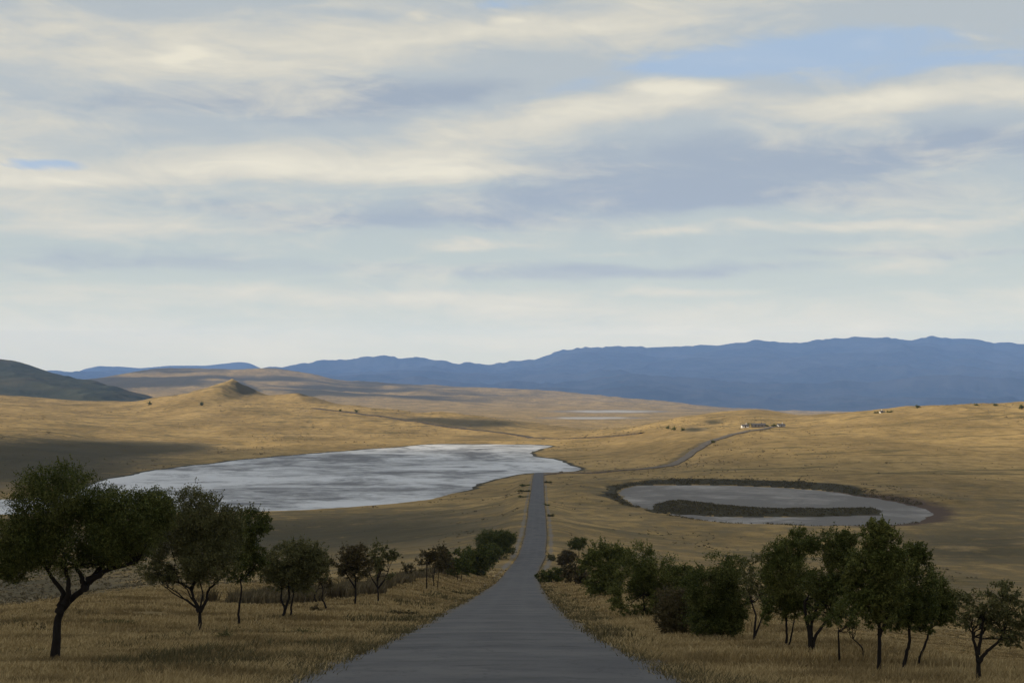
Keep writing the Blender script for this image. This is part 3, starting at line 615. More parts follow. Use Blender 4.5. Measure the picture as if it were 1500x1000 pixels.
T('tree', 'leafy green tree on two slim steep trunks left of the thick forked trunk', 'tree', G_R, (1151, 952),
  [(1150, 815, 28, 26), (1160, 850, 30, 34), (1140, 880, 22, 26), (1172, 790, 20, 16), (1165, 885, 20, 18), (1138, 840, 22, 28), (1128, 900, 12, 18)], M_leaf[3],
  [[(1150, 953), (1153, 930), (1152, 905), (1150, 870)], [(1153, 945), (1161, 922), (1165, 895)]], 1., .06, 40, .05)
T('tree', 'big tree on the right with thick forked trunk and an open gap in its crown', 'tree', G_R, (1186, 958),
  [(1222, 808, 30, 28), (1200, 850, 24, 20), (1215, 870, 30, 26), (1238, 835, 20, 34), (1185, 795, 18, 14), (1195, 895, 22, 14), (1240, 790, 18, 14), (1225, 900, 18, 12)], M_leaf[0],
  [[(1186, 959), (1187, 930), (1180, 905), (1178, 880)], [(1188, 958), (1192, 932), (1205, 915), (1214, 898)], [(1188, 935), (1190, 912), (1197, 888)]], 1., .06, 41, .085)
T('tree', 'short pale green sapling between the two biggest trees on the right', 'tree', G_R, (1228, 975),
  [(1235, 890, 22, 22), (1222, 905, 18, 20), (1246, 910, 14, 14)], M_leaf[3], [[(1230, 976), (1229, 950), (1228, 925)], [(1262, 968), (1266, 950), (1250, 935)]], .6, .055, 42, .04, 1, 1.7)
T('tree', 'tallest tree on the right with a straight dark trunk, its top reaching the pond', 'tree', G_R, (1288, 991),
  [(1287, 790, 26, 26), (1270, 825, 30, 28), (1300, 830, 28, 34), (1280, 865, 32, 28), (1262, 880, 22, 24), (1308, 868, 20, 22), (1285, 772, 16, 12), (1250, 850, 16, 22), (1290, 900, 24, 18)], M_leaf[3],
  [[(1288, 992), (1288, 960), (1287, 930), (1289, 900), (1286, 860)], [(1288, 930), (1298, 905), (1302, 880)]], 1.1, .058, 43, .055)
T('tree', 'dark tree leaning right, directly right of the tallest tree', 'tree', G_R, (1322, 986),
  [(1330, 815, 26, 24), (1340, 850, 30, 34), (1325, 885, 28, 28), (1350, 890, 26, 20), (1312, 905, 20, 18), (1345, 815, 16, 20)], M_leaf[0],
  [[(1320, 987), (1327, 965), (1334, 942), (1333, 915), (1335, 890)]], 1.1, .058, 44, .055)
T('tree', 'dark bushy tree with a short curved trunk at the right end of the dense row', 'tree', G_R, (1347, 979),
  [(1380, 868, 24, 24), (1365, 885, 30, 28), (1385, 895, 16, 18), (1352, 912, 24, 14)], M_leaf[0],
  [[(1346, 980), (1347, 962), (1355, 944), (1362, 920)]], 1.1, .058, 45, .05)
T('tree', 'sparse open tree standing alone at the right edge of the picture', 'tree', G_R, (1433, 1004),
  [(1440, 880, 32, 24), (1475, 875, 26, 24), (1425, 910, 28, 16), (1470, 915, 38, 18), (1500, 900, 24, 26), (1450, 895, 34, 18), (1415, 885, 16, 14), (1485, 935, 26, 12)], M_leaf[1],
  [[(1434, 1005), (1434, 975), (1432, 955), (1425, 935)], [(1434, 968), (1446, 952), (1462, 940), (1470, 925)], [(1432, 958), (1437, 930), (1440, 905)]], .8, .058, 46, .055, 2, 1.7)

# small far trees and bushes
def far_tree(label, px, row, w, h, mat, seed, group, cat='tree'):
    return plant('tree' if cat == 'tree' else 'bush', label, cat, group, (px, row), [(px, row - h * .45, w * .34, h * .34), (px + w * .12, row - h * .38, w * .28, h * .26)], mat, [[(px, row), (px, row - h * .4)]], 1.0, .05, seed, .16, dmin=500)
G_F = 'lone trees and bushes on the far hills'
for a in [('left one of three dark trees on the hill beyond the lake', 978, 628, 6, 4.5, 50), ('middle one of three dark trees on the hill beyond the lake', 987, 630, 6, 5, 51), ('right one of three dark trees on the hill beyond the lake', 1000, 631, 5, 4.5, 52),
          ('lone tree on the skyline of the right hill', 1344, 598, 5, 5, 53), ('tiny dark tree on the right skyline, midway from the lone tree to the edge', 1430, 594, 5, 2.5, 54), ('low dark tree pair on the right skyline near the picture edge', 1458, 594.5, 6, 3, 55), ('dark tree on the skyline at the right edge of the picture', 1496, 599, 8, 7, 56),
          ('tree on the left plain near the foot of the dark hill', 219, 593, 5, 5, 57), ('tree on the left plain just left of the pointed hill', 295, 594, 5, 6, 58), ('left one of two small trees at the track on the left plain', 498, 602.5, 4, 4, 59), ('right one of two small trees at the track on the left plain', 522, 604, 4, 4.5, 60)]:
    far_tree(a[0], a[1], a[2], a[3], a[4], M_leaf[0], a[5], G_F)
far_tree('dark bush beside the bend of the dirt track', 1044, 648.5, 6, 4, M_leaf[0], 61, G_F, 'bush')
far_tree('dark round tree touching the left white farmhouse', 1096, 625, 5, 5, M_leaf[0], 62, 'farm trees')
far_tree('dark tree in the gap between the left white farmhouse and the long shed', 1101, 625, 4, 5, M_leaf[0], 63, 'farm trees')
far_tree('dark tree behind the right end of the long shed', 1122, 624.5, 6, 4, M_leaf[1], 64, 'farm trees')
far_tree('wide dark tree left of the right white farmhouse', 1134, 624.5, 9, 3.5, M_leaf[0], 65, 'farm trees')
far_tree('low dark bush on the hill saddle beside the white hut', 1283, 605, 6, 2.2, M_leaf[0], 66, G_F, 'bush')
far_tree('low dark bush on the hill saddle right of the white hut', 1303, 604, 6, 2, M_leaf[0], 67, G_F, 'bush')

# roadside scrub along the far road
G_S = 'low bushes along the lower road'
for i, (lab, px, row, w, h) in enumerate([('low dark bush left of the road near the junction, the upper one', 769, 712, 18, 4), ('low dark bush left of the road near the junction, the lower one', 768, 720, 20, 4), ('low flat green bush left of the road, lowest of the three', 766, 728, 16, 3),
     ('low green bush at the right road edge near the junction', 803, 707, 12, 4), ('green bush right of the lower road, the upper of two', 800, 740, 10, 4), ('dark green bush right of the lower road, the lower of two', 807, 756, 12, 5)]):
    bx, by, bz = ground_at(px, row, 330)
    plant('bush', lab, 'bush', G_S, (px, row), [(px - w * .2, row - h * .3, w * .24, h * .3), (px + w * .2, row - h * .25, w * .22, h * .26)], M_leaf[1 if i % 2 else 3], [[(px, row), (px, row - 1)]], 1.1, .06, 70 + i, .06, dmin=330)

# ------------------------------------------------------------------ farm buildings far away
def mat_wall(name, a, b): return mat_simple(name, a, b, 3.0, .85, .2)
M_white = mat_wall('whitewash', (.55, .54, .5), (.72, .7, .66)); M_roof = mat_simple('roof_sheet', (.07, .065, .06), (.13, .12, .11), 4, .7, .2); M_grey = mat_wall('dark_boards', (.05, .045, .04), (.09, .08, .07)); M_glass = mat_simple('dark_pane', (.02, .025, .03), (.03, .035, .04), 4, .1, 0, .5); M_door = mat_simple('door_paint', (.06, .05, .04), (.09, .07, .05), 4, .6, .1)
def boxv(x0, x1, y0, y1, z0, z1):
    V = [(x0, y0, z0), (x1, y0, z0), (x1, y1, z0), (x0, y1, z0), (x0, y0, z1), (x1, y0, z1), (x1, y1, z1), (x0, y1, z1)]
    return V, [(0, 3, 2, 1), (4, 5, 6, 7), (0, 1, 5, 4), (1, 2, 6, 5), (2, 3, 7, 6), (3, 0, 4, 7)]
def part(name, boxes, mat, parent):
    V, Fq = [], []
    for b in boxes:
        v, f = boxv(*b); Fq += [tuple(i + len(V) for i in q) for q in f]; V += v
    return mesh_obj(name, V, Fq, mat, parent)
def house(name, label, px, row, L, D, Hh, wall, nwin, rot):
    x, y, z = ground_at(px, row, 500); r = empty(name, (x, y, z - .3)); r.rotation_euler = (0, 0, rot)
    l, dd = L / 2, D / 2
    # gabled wall body
    V = [(-l, -dd, -1), (l, -dd, -1), (l, dd, -1), (-l, dd, -1), (-l, -dd, Hh), (l, -dd, Hh), (l, dd, Hh), (-l, dd, Hh), (-l, 0, Hh + 1.1), (l, 0, Hh + 1.1)]
    me = bpy.data.meshes.new('wall'); me.from_pydata(V, [], [(0, 3, 2, 1), (0, 1, 5, 4), (2, 3, 7, 6), (1, 2, 6, 9, 5), (3, 0, 4, 8, 7)]); me.materials.append(wall)
    w = bpy.data.objects.new('wall', me); C.objects.link(w); w.parent = r
    e = .4; V = []; Fq = []
    for s in (-1, 1):
        b0 = len(V); s0 = Hh - .12 * 1 - .3 * e / 1
        V += [(-l - e, s * (dd + e), Hh - e * 1.1 / dd + .05), (l + e, s * (dd + e), Hh - e * 1.1 / dd + .05), (l + e, 0, Hh + 1.15), (-l - e, 0, Hh + 1.15)]
        V += [(a, b, c + .15) for a, b, c in V[b0:b0 + 4]]
        Fq += [tuple(b0 + i for i in q) for q in [(0, 3, 2, 1), (4, 5, 6, 7), (0, 1, 5, 4), (1, 2, 6, 5), (2, 3, 7, 6), (3, 0, 4, 7)]]
    rf = mesh_obj('roof', V, Fq, M_roof, r)
    part('chimney', [(l * .4, l * .4 + .6, .3, .9, Hh + .8, Hh + 2.4)], wall, rf)
    dr = part('door', [(-.5, .5, -dd - .06, -dd + .02, .3, 2.3)], M_door, r)
    for k in range(nwin):
        cx = -l + (k + .5) * L / nwin
        if abs(cx) < 1.2: cx += 1.8
        wn = part('window', [(cx - .6, cx + .6, -dd - .05, -dd + .02, 1.2, 2.3)], M_white, r); part('pane', [(cx - .5, cx + .5, -dd - .07, -dd - .052, 1.3, 2.2)], M_glass, wn)
    tag(r, label, 'house' if wall is M_white else 'shed', 'farm buildings'); return r
house('house', 'left white farmhouse at the top of the dirt track', 1091, 626, 6, 5, 1.9, M_white, 3, .1)
house('shed', 'long dark farm shed between the two white farmhouses', 1111, 625.5, 12, 6, 2.6, M_grey, 4, -.05)
house('house', 'right white farmhouse, standing apart from the long shed', 1144, 625, 6.5, 5, 1.9, M_white, 3, .15)
house('house', 'small white hut on the saddle of the right hill', 1291, 604.5, 3, 3, 1.2, M_white, 2, .2)

# ------------------------------------------------------------------ grasses
def blades(name, label, n, dlo, dhi, hlo, hhi, mat, seed, cond, wfac=.00055, lean=.45, xr=.46):
    r = np.random.default_rng(seed); d = np.exp(r.uniform(math.log(dlo), math.log(dhi), n)); u = r.uniform(-xr, xr, n); x = u * d; y = d * 1.0
    k = cond(x, y, r); x, y, d = x[k], y[k], d[k]; n = len(x)
    # clumps
    B = 5; x = np.repeat(x, B) + r.normal(size=n * B) * .12; y = np.repeat(y, B) + r.normal(size=n * B) * .12; d = np.repeat(d, B); n *= B
    z = H(x, y); h = r.uniform(hlo, hhi, n) * (1 + .45 * fbm(x / 2.5, y / 2.5, 3, seed)); w = np.maximum(.006, wfac * d) * r.uniform(.6, 1.4, n)
    a = r.uniform(0, math.pi, n); lx = r.normal(size=n) * lean * h + .12 * h; ly = r.normal(size=n) * lean * h
    P0 = np.stack([x - np.cos(a) * w, y - np.sin(a) * w, z - .05], 1); P1 = np.stack([x + np.cos(a) * w, y + np.sin(a) * w, z - .05], 1)
    M1 = np.stack([x + lx * .4 + np.cos(a) * w * .6, y + ly * .4 + np.sin(a) * w * .6, z + h * .6], 1); M0 = np.stack([x + lx * .4 - np.cos(a) * w * .6, y + ly * .4 - np.sin(a) * w * .6, z + h * .6], 1)
    T1 = np.stack([x + lx + np.cos(a) * w * .1, y + ly, z + h], 1); T0 = np.stack([x + lx - np.cos(a) * w * .1, y + ly, z + h], 1)
    V = np.stack([P0, P1, M1, M0, T1, T0], 1).reshape(-1, 3); i = np.arange(n)[:, None] * 6
    Fq = np.vstack([i + [0, 1, 2, 3], i + [3, 2, 4, 5]])
    o = mesh_obj(name, V, Fq, mat); tag(o, label, 'grass', None, 'stuff'); return o
GL = np.array([ground_at(a, b)[:2] for a, b in [(330, 885), (380, 886), (430, 882), (487, 872), (530, 864), (567, 855), (615, 841), (650, 838)]])
def c_line(x, y, r):
    d = np.min([np.hypot(x - (GL[i, 0] * (1 - t) + GL[i + 1, 0] * t), y - (GL[i, 1] * (1 - t) + GL[i + 1, 1] * t)) for i in range(len(GL) - 1) for t in np.linspace(0, 1, 12)], axis=0)
    return (d < 2.0 + 1.6 * fbm(x / 4, y / 4, 2, 55)) & (fbm(x / 1.3, y / 1.3, 2, 56) > .05)
def c_straw(x, y, r):
    rx = np.abs(x - road_x(y)); n = fbm(x / 6, y / 6, 3, 8)
    return (rx > 3.0 + r.uniform(0, .9, x.shape) ** 2) & (n > -.45 + r.uniform(-.2, .2, x.shape))
def c_weed(x, y, r):
    rx = np.abs(x - road_x(y)); n = fbm(x / 5, y / 9, 3, 18)
    edge = (rx > 2.9) & (rx < 4.0 + 1.8 * n) & (n > -.4)
    return edge | ((rx > 4) & (n > .38) & (r.uniform(size=x.shape) < .3))
blades('dry_grass', 'dry straw coloured grass covering the verges and the slopes beside the road', 210000, 14, 280, .07, .2, M_straw, 101, c_straw)
def c_verge(x, y, r):
    rx = x - road_x(y); n = fbm(x / 3, y / 7, 3, 68)
    return ((rx < -2.9) & (rx > -6.5 - 2 * n) & (n > .12)) | ((rx > 2.9) & (rx < 4.6 + n) & (n > .08))
blades('verge_weeds', 'taller dark weeds massed in clumps along both verges', 20000, 15, 160, .12, .3, M_weed, 106, c_verge, .0007, .35, .3)
blades('weeds', 'dark green weeds fringing the asphalt and dotting the dry grass', 80000, 14, 240, .06, .22, M_weed, 102, c_weed)
# taller dead stalks
def c_stalk(x, y, r):
    rx = np.abs(x - road_x(y)); n = fbm(x / 7, y / 7, 3, 28); return (rx > 5) & (n > .28)
blades('tall_grass', 'tall dead brown stalks standing in patches among the grass', 5000, 22, 200, .2, .4, M_straw, 103, c_stalk, .0005, .2)
blades('thicket', 'low brown thicket of dead stalks in a line behind the left row of trees', 200000, 80, 260, .2, .9, M_stalk, 104, c_line, .0006, .25, .25)
def scrub_field(n, seed):
    r = np.random.default_rng(seed); d = np.exp(r.uniform(math.log(260), math.log(3300), n)); u = r.uniform(-.45, .45, n); x = u * d; y = d
    z, sl, sp, ss, rx = H(x, y, True)
    m_ = fbm(x / 120, y / 170, 4, 301) + .5 * fbm(x / 18, y / 30, 3, 302)
    k = (sl > 6) & ((sp > 5) | (ss < -1)) & (rx > 7) & (m_ > r.uniform(-.05, .5, n)); x, y, z, d = x[k], y[k], z[k], d[k]; n = len(x)
    sz = r.uniform(.18, .5, n) ** 1.0 * (1 + (r.uniform(size=n) < .04) * .9) * np.sqrt(d / 900).clip(.7, 1.5); q = 10
    P = np.stack([np.repeat(x, q), np.repeat(y, q), np.repeat(z, q)], 1); S = np.repeat(sz, q)[:, None]
    o = r.normal(size=P.shape) * [1.0, 1.0, .35]; P = P + o * S * .8; P[:, 2] += S[:, 0] * .45
    a = r.normal(size=P.shape); a /= np.linalg.norm(a, axis=1)[:, None]; b = np.cross(a, r.normal(size=P.shape)); b /= np.linalg.norm(b, axis=1)[:, None]
    V = np.stack([P - a * S * .6, P + b * S * .4, P + a * S * .6, P - b * S * .4], 1).reshape(-1, 3)
    o = mesh_obj('scrub', V, np.arange(len(V)).reshape(-1, 4), M_stalk); tag(o, 'low scrub and tussocks speckling the grassy slopes around the lakes', 'scrub', None, 'stuff')
scrub_field(40000, 401)
def reed_field(n, seed):
    r = np.random.default_rng(seed); x = r.uniform(30, 260, n); y = r.uniform(515, 790, n)
    z, sl, sp, ss, rx = H(x, y, True); w_ = fbm(x / 13, y / 13, 3, 311) * 7
    px = CX + F * x / y
    k = ((ss < 1.0 + w_ * .3) & (r.uniform(size=n) < .6)) | ((sp > 1) & (sp < (5 + 15 * sstep(900, 1010, px) * sstep(1380, 1180, px)) + w_) & (px < 1350) & (y > 600) & (r.uniform(size=n) < .4 + .05 * w_)) | ((sp > 0) & (sp < 2.5 + w_ * .35) & (r.uniform(size=n) < .35) & (px < 1345))
    x, y, z = x[k], y[k], z[k]; n = len(x); q = 8; S = np.repeat(r.uniform(.2, .5, n), q)[:, None]
    P = np.stack([np.repeat(x, q), np.repeat(y, q), np.repeat(z, q)], 1); o = r.normal(size=P.shape) * [1.1, 1.1, .3]; P = P + o * S; P[:, 2] += S[:, 0] * .5
    a = r.normal(size=P.shape) * [.4, .4, 1]; a /= np.linalg.norm(a, axis=1)[:, None]; b = np.cross(a, r.normal(size=P.shape)); b /= np.linalg.norm(b, axis=1)[:, None]
    V = np.stack([P - a * S * .8, P + b * S * .3, P + a * S * .8, P - b * S * .3], 1).reshape(-1, 3)
    o = mesh_obj('reeds', V, np.arange(len(V)).reshape(-1, 4), M_reed); tag(o, 'dark dull reeds rimming the round pond and its long low island', 'reeds', None, 'stuff')
M_reed = mat_blade('reed_clumps', ((.06, .055, .03), (.17, .14, .075), (.10, .085, .045)))
reed_field(70000, 402)
G_W = 'weed clumps on the left verge'
for i, (lab, px, row, w, h) in enumerate([('upright dark weed clump right of the forked tree trunk', 329, 938, 20, 16), ('low dark weed clump near the trunk of the largest left tree', 60, 926, 26, 9), ('wide dark weed clump between the largest tree and the forked tree', 170, 915, 44, 9), ('dark weed clump at the road edge below the V shaped tree', 592, 903, 46, 11), ('brown weed clump between the wavy trunk and the two-trunk tree', 378, 886, 26, 14), ('small yellow green shrub right of the two-trunk tree', 462, 896, 14, 12), ('dark weed clump below the two-trunk tree', 450, 930, 50, 9), ('brown weeds behind the leaning sapling', 500, 873, 34, 8)]):
    plant('weed_clump', lab, 'weed', G_W, (px, row), [(px - w * .25, row - h * .35, w * .3, h * .35), (px + w * .25, row - h * .3, w * .28, h * .3), (px, row - h * .45, w * .25, h * .45)], M_leaf[2 if i % 2 else 1], [[(px, row), (px + 1, row - h * .5)]], .55, .035, 90 + i, .015, 1, 1.2)

M_stone = mat_simple('pale_stone', (.35, .34, .32), (.5, .49, .46), 8)
M_dstone = mat_simple('dark_stone', (.05, .05, .048), (.1, .095, .09), 8)
def stone(label, px, row, rad, mat, seed):
    x, y, z = ground_at(px, row, 12); bm = bmesh.new(); bmesh.ops.create_icosphere(bm, subdivisions=3, radius=1); r_ = np.random.default_rng(seed)
    for v in bm.verts:
        n = 1 + .28 * float(fbm(np.array([v.co.x * 1.6 + seed]), np.array([v.co.y * 1.6 + v.co.z * 2]), 3, seed)[0]); v.co = v.co * n * rad; v.co.z *= .6
    me = bpy.data.meshes.new('stone'); bm.to_mesh(me); bm.free(); me.materials.append(mat); o = bpy.data.objects.new('stone', me); C.objects.link(o); o.location = (x, y, z + rad * .3); tag(o, label, 'stone', 'stones on the road shoulder')
stone('small pale stone on the right edge of the asphalt', 903, 983, .05, M_stone, 1)
stone('dark flat stone on the left edge of the asphalt, the larger one', 462, 982, .09, M_dstone, 2)
stone('dark small stone on the left edge of the asphalt, the smaller one', 452, 990, .055, M_dstone, 3)

# ------------------------------------------------------------------ unseen cloud added to shade the foreground (west of the view), sun, sky, haze
ELEV = math.radians(19); SUNH = np.array([-.95, -.31]); SUNH /= np.linalg.norm(SUNH)
def shade_cloud_mesh(name, poly, alt, thick, seed):
    P = np.array(poly, float) + SUNH * (alt + 40) / math.tan(ELEV)
    P = chaikin(P, 1)
    lo, hi = P.min(0) - 60, P.max(0) + 60; n = 90
    X, Y = np.meshgrid(np.linspace(lo[0], hi[0], n), np.linspace(lo[1], hi[1], n)); sd = sdist(P, X, Y)
    sd = sd + fbm(X / 260, Y / 260, 4, seed) * 110
    prof = np.sqrt(np.clip(-sd / 260, 0, 1)); bil = 1 + .5 * fbm(X / 120, Y / 120, 4, seed + 5)
    top = alt + thick * prof * bil; bot = alt - thick * .18 * prof * bil
    keep = (sd < 8)
    i = np.arange(n * n).reshape(n, n); q = keep[:-1, :-1] & keep[1:, :-1] & keep[:-1, 1:] & keep[1:, 1:]
    F1 = np.stack([i[:-1, :-1], i[:-1, 1:], i[1:, 1:], i[1:, :-1]], -1)[q]
    V = np.vstack([np.stack([X.ravel(), Y.ravel(), top.ravel()], 1), np.stack([X.ravel(), Y.ravel(), bot.ravel()], 1)])
    Fq = np.vstack([F1, F1[:, ::-1] + n * n])
    o = mesh_obj(name, V, Fq, M_shade_cloud, None, True); tag(o, kind='structure')
M_shade_cloud = mat_simple('shade_cloud_body', (.75, .76, .78), (.85, .85, .86), .004, 1.0, 0, 0)
shade_cloud_mesh('shade_cloud', [(-1500, -900), (-1500, 1150), (-560, 1240), (-260, 1120), (-220, 930), (-130, 860), (60, 770), (240, 700), (420, 640), (700, 610), (1500, 600), (1500, -900)], 1500, 200, 5)  # added out of view, outline shaped from the shadow wanted on the ground

sun = bpy.data.lights.new('sun', 'SUN'); so = bpy.data.objects.new('sun', sun); C.objects.link(so)
sun.energy = 5.0; sun.angle = math.radians(1.6); sun.color = (1.0, .86, .68)
from mathutils import Vector
sd_ = Vector((SUNH[0] * math.cos(ELEV), SUNH[1] * math.cos(ELEV), math.sin(ELEV)))
so.rotation_euler = sd_.to_track_quat('Z', 'Y').to_euler()

w = NT('World', True)
g = w.n('ShaderNodeTexCoord').outputs['Generated']
sx = w.n('ShaderNodeSeparateXYZ', {0: g}); X, Y, Z = sx.outputs
az = w.math('ARCTAN2', X, Y); hyp = w.math('SQRT', w.math('ADD', w.math('MULTIPLY', X, X), w.math('MULTIPLY', Y, Y))); el = w.math('ARCTAN2', Z, hyp)
ae = w.n('ShaderNodeCombineXYZ', {0: az, 1: el, 2: 0.0}).outputs[0]       # azimuth, elevation (radians)
# clouds live on a high flat layer: its coordinates give the streaks their perspective
zz = w.math('ADD', w.math('MAXIMUM', Z, 0.0), .10)
lay = w.n('ShaderNodeCombineXYZ', {0: w.math('DIVIDE', X, zz), 1: w.math('DIVIDE', Y, zz), 2: 0.0}).outputs[0]
aw0 = w.n('ShaderNodeMapping', {'Vector': ae, 'Rotation': (0, 0, .06)}).outputs[0]
nl1 = w.noise(w.vscale(lay, (.75, 1.0, 1)), 1.15, 7, .58, .5)
nl2 = w.noise(w.vscale(ae, (5, 26, 1)), 1.0, 6, .58, .5)
nl3 = w.noise(w.vscale(aw0, (13, 44, 1)), 1.0, 9, .66, .9)
wcol = w.n('ShaderNodeTexNoise', {'Vector': w.vscale(ae, (6, 20, 1)), 'Scale': 1.0, 'Detail': 5.0, 'Roughness': .55}).outputs['Color']
wo = w.n('ShaderNodeVectorMath', {0: w.n('ShaderNodeVectorMath', {0: wcol, 1: (.5, .5, .5)}, operation='SUBTRACT').outputs[0], 1: (.16, .034, 0)}, operation='MULTIPLY').outputs[0]
aw = w.n('ShaderNodeVectorMath', {0: ae, 1: wo}, operation='ADD').outputs[0]
def blobsum(items, base):
    acc = base
    for (px, row, rx, ry, amp, ang) in items:
        a = math.atan((px - CX) / F); e = math.atan((HR - row) / F * math.cos(a))
        m = w.n('ShaderNodeMapping', {'Vector': aw, 'Location': (a, e, 0), 'Rotation': (0, 0, math.radians(ang)), 'Scale': (rx / F * 1.6, ry / F * 1.6, 1)}, vector_type='TEXTURE').outputs[0]
        l = w.n('ShaderNodeVectorMath', {0: m}, operation='LENGTH').outputs['Value']
        acc = w.math('ADD', acc, w.mr(l, 1.0, 0.0, 0, amp))
    return acc
bright = [(250, 110, 520, 110, .22, 0), (200, 470, 700, 60, .18, 0), (1200, 470, 500, 50, .15, 0), (350, 260, 600, 60, .15, 0), (1250, 150, 330, 50, .2, 2), (150, 60, 300, 45, .35, 3), (255, 82, 55, 16, .45, 0), (600, 70, 330, 32, .5, 5), (900, 30, 330, 30, .4, 4), (930, 152, 120, 24, .85, 4), (935, 128, 34, 13, .5, 0), (990, 135, 60, 11, .35, -5), (255, 80, 26, 13, .5, 0), (605, 26, 24, 9, .4, 0), (740, 34, 30, 8, .4, 0), (690, 361, 40, 6, .25, 0), (1290, 66, 26, 11, .5, 0), (1010, 125, 70, 10, .4, -4), (1230, 148, 170, 20, .65, 2), (1420, 135, 170, 26, .6, 5), (700, 195, 170, 22, .5, 6),
          (350, 240, 420, 26, .6, 1), (90, 262, 160, 12, .5, 0), (620, 235, 160, 24, .4, 6), (110, 320, 150, 26, .42, 0), (330, 325, 150, 12, .25, 0), (60, 170, 170, 30, .3, 0),
          (1100, 320, 60, 7, .35, 0), (1260, 325, 210, 10, .6, -1), (970, 338, 90, 8, .35, 5), (700, 363, 90, 7, .42, 0), (860, 372, 90, 6, .3, 0), (1290, 42, 25, 9, .35, 0), (1430, 52, 60, 7, .35, -3), (1105, 80, 12, 6, .3, 0),
          (400, 437, 420, 14, .55, 0), (760, 455, 300, 14, .35, -1), (1020, 428, 170, 9, .4, 0), (1290, 392, 120, 12, .4, 4), (1330, 455, 340, 28, .48, 2), (1050, 490, 300, 18, .35, 0), (560, 505, 420, 20, .3, 0), ]
dark = [(440, 140, 230, 26, .75, 1), (640, 150, 150, 22, .4, 6), (1130, 235, 420, 42, .8, 2), (1180, 285, 280, 22, .5, 0), (800, 300, 330, 26, .6, 3), (640, 330, 250, 16, .5, 0), (1350, 365, 220, 9, .5, 0), (750, 395, 260, 14, .45, 0), (200, 390, 320, 20, .3, 0), (1430, 215, 140, 18, .2, 0), (1000, 395, 180, 12, .35, 0), (350, 298, 200, 10, .3, 0)]
blue = [(1120, 60, 230, 30, .35, 3), (1000, 95, 160, 22, .3, 4), (1220, 78, 330, 34, .95, 2), (1440, 88, 150, 12, .5, 5), (50, 231, 75, 11, .9, 0), (720, 4, 70, 12, .7, 0), (420, 40, 90, 12, .25, 12), (820, 140, 60, 20, .45, 10), ]
B = blobsum(bright, w.mr(nl2, .38, .66, -.06, .42)); D = blobsum(dark, w.mr(nl1, .45, .65, 0.0, .2)); U = blobsum(blue, -.12)
nb = w.math('SUBTRACT', nl3, .5)
B = w.math('ADD', B, w.math('MULTIPLY', nb, 1.15)); D = w.math('ADD', D, w.math('MULTIPLY', nb, -.8)); U = w.math('ADD', U, w.math('MULTIPLY', nb, -1.3))
sky = w.n('ShaderNodeTexSky', sky_type='NISHITA', sun_disc=False, sun_elevation=ELEV, sun_rotation=math.atan2(SUNH[0], SUNH[1]), air_density=1.0, dust_density=1.2, ozone_density=1.5)
skyc = w.n('ShaderNodeVectorMath', {0: sky.outputs[0], 'Scale': .085}, operation='SCALE').outputs[0]
S = dict()
base_lo, base_hi = (.43, .485, .45), (.405, .445, .46)
veil = w.mix(w.mr(el, .03, .20), base_lo, base_hi)
c = w.mix(w.mr(D, .05, .85), veil, (.305, .355, .415))
c = w.mix(w.mr(B, .05, .85, 0, .92), c, (.585, .56, .475))
c = w.mix(w.mr(B, .60, 1.45, 0, .95), c, (.72, .675, .545))
c = w.mix(w.mr(U, .18, .85, 0, .8), c, (.315, .43, .585))
c = w.mix(w.mr(el, .11, .0, 0, .7), c, (.565, .555, .445))
# towards and beyond the zenith the deck thickens into grey
deck = w.mix(w.mr(nl1, .38, .62), (.34, .355, .38), (.50, .50, .50))
c = w.mix(w.mr(el, .30, .75), c, deck)
back = w.mr(w.math('ABSOLUTE', az), .7, 1.5)
c = w.mix(w.math('MULTIPLY', back, .6), c, deck)
c = w.mix(.95, skyc, c)
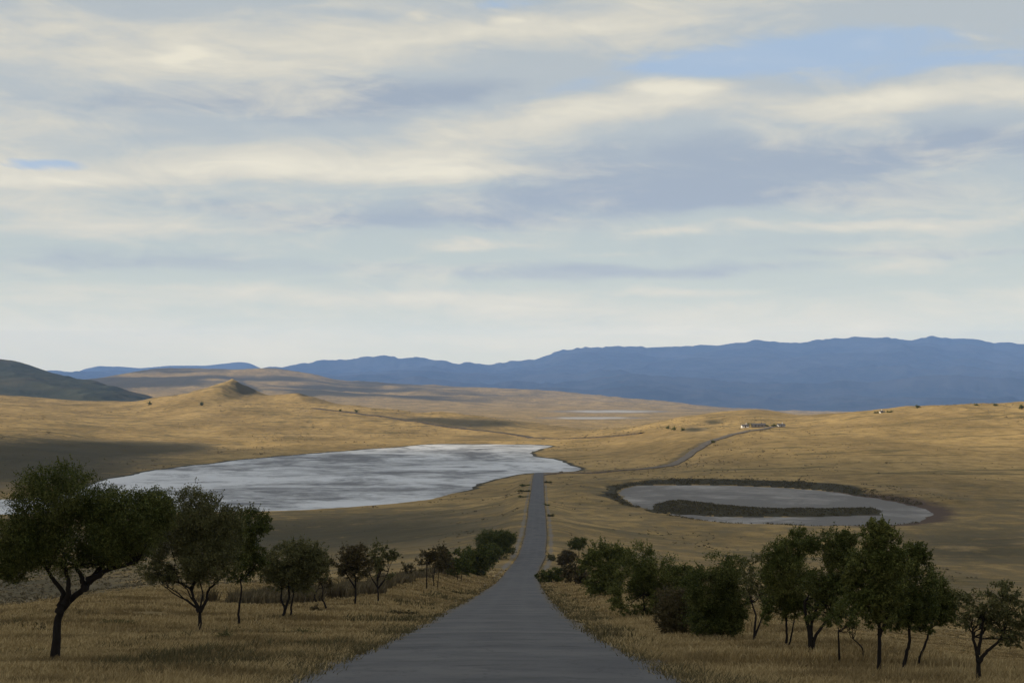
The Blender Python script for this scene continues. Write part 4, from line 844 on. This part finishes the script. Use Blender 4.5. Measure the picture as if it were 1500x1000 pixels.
# what the sky sends down before the valley air takes its share
T = w.math('EXPONENT', w.math('MULTIPLY', w.math('MINIMUM', w.math('DIVIDE', 1080.0, w.math('TANGENT', w.math('MAXIMUM', w.math('ABSOLUTE', el), .02))), 30500.0), -3.7e-5))
Lh = w.n('ShaderNodeVectorMath', {0: (.10, .18, .28), 'Scale': w.math('SUBTRACT', 1.0, T)}, operation='SCALE').outputs[0]
c = w.n('ShaderNodeVectorMath', {0: w.n('ShaderNodeVectorMath', {0: c, 1: Lh}, operation='SUBTRACT').outputs[0], 'Scale': w.math('DIVIDE', 1.0, T)}, operation='SCALE').outputs[0]
c = w.n('ShaderNodeVectorMath', {0: c, 1: (.05, .05, .05)}, operation='MAXIMUM').outputs[0]
bg = w.n('ShaderNodeBackground', {'Color': c, 'Strength': 1.0}); wo_ = w.n('ShaderNodeOutputWorld', {0: bg.outputs[0]})
w.m.cycles.sampling_method = 'MANUAL'; w.m.cycles.sample_map_resolution = 512

hz = NT('haze_air'); vol = hz.n('ShaderNodeVolumePrincipled', {'Color': (.30, .52, 1.0, 1), 'Density': 3.7e-5, 'Anisotropy': 0.0}).outputs[0]
M_haze = hz.out(None, vol)
hv, hf = boxv(-34000, 34000, -3000, 30500, -1150, 1080)
ho = mesh_obj('haze', hv, hf, M_haze); tag(ho, 'thin bluish haze filling the air of the whole valley', 'haze', None, 'stuff')

# ------------------------------------------------------------------ camera
cam = bpy.data.cameras.new('camera'); co = bpy.data.objects.new('camera', cam); C.objects.link(co)
co.location = (0, 0, 0); co.rotation_euler = (math.pi / 2, 0, 0); cam.sensor_width = 36; cam.lens = 36 * F / 1500
cam.shift_y = (HR - 500) / 1500; cam.clip_start = .2; cam.clip_end = 120000
sc = bpy.context.scene; sc.camera = co
sc.view_settings.view_transform = 'Standard'; sc.view_settings.look = 'None'; sc.view_settings.exposure = .2; sc.view_settings.gamma = 1
sc.cycles.volume_bounces = 1; sc.cycles.max_bounces = 6; sc.cycles.diffuse_bounces = 2; sc.cycles.transparent_max_bounces = 8
sc.cycles.use_denoising = True
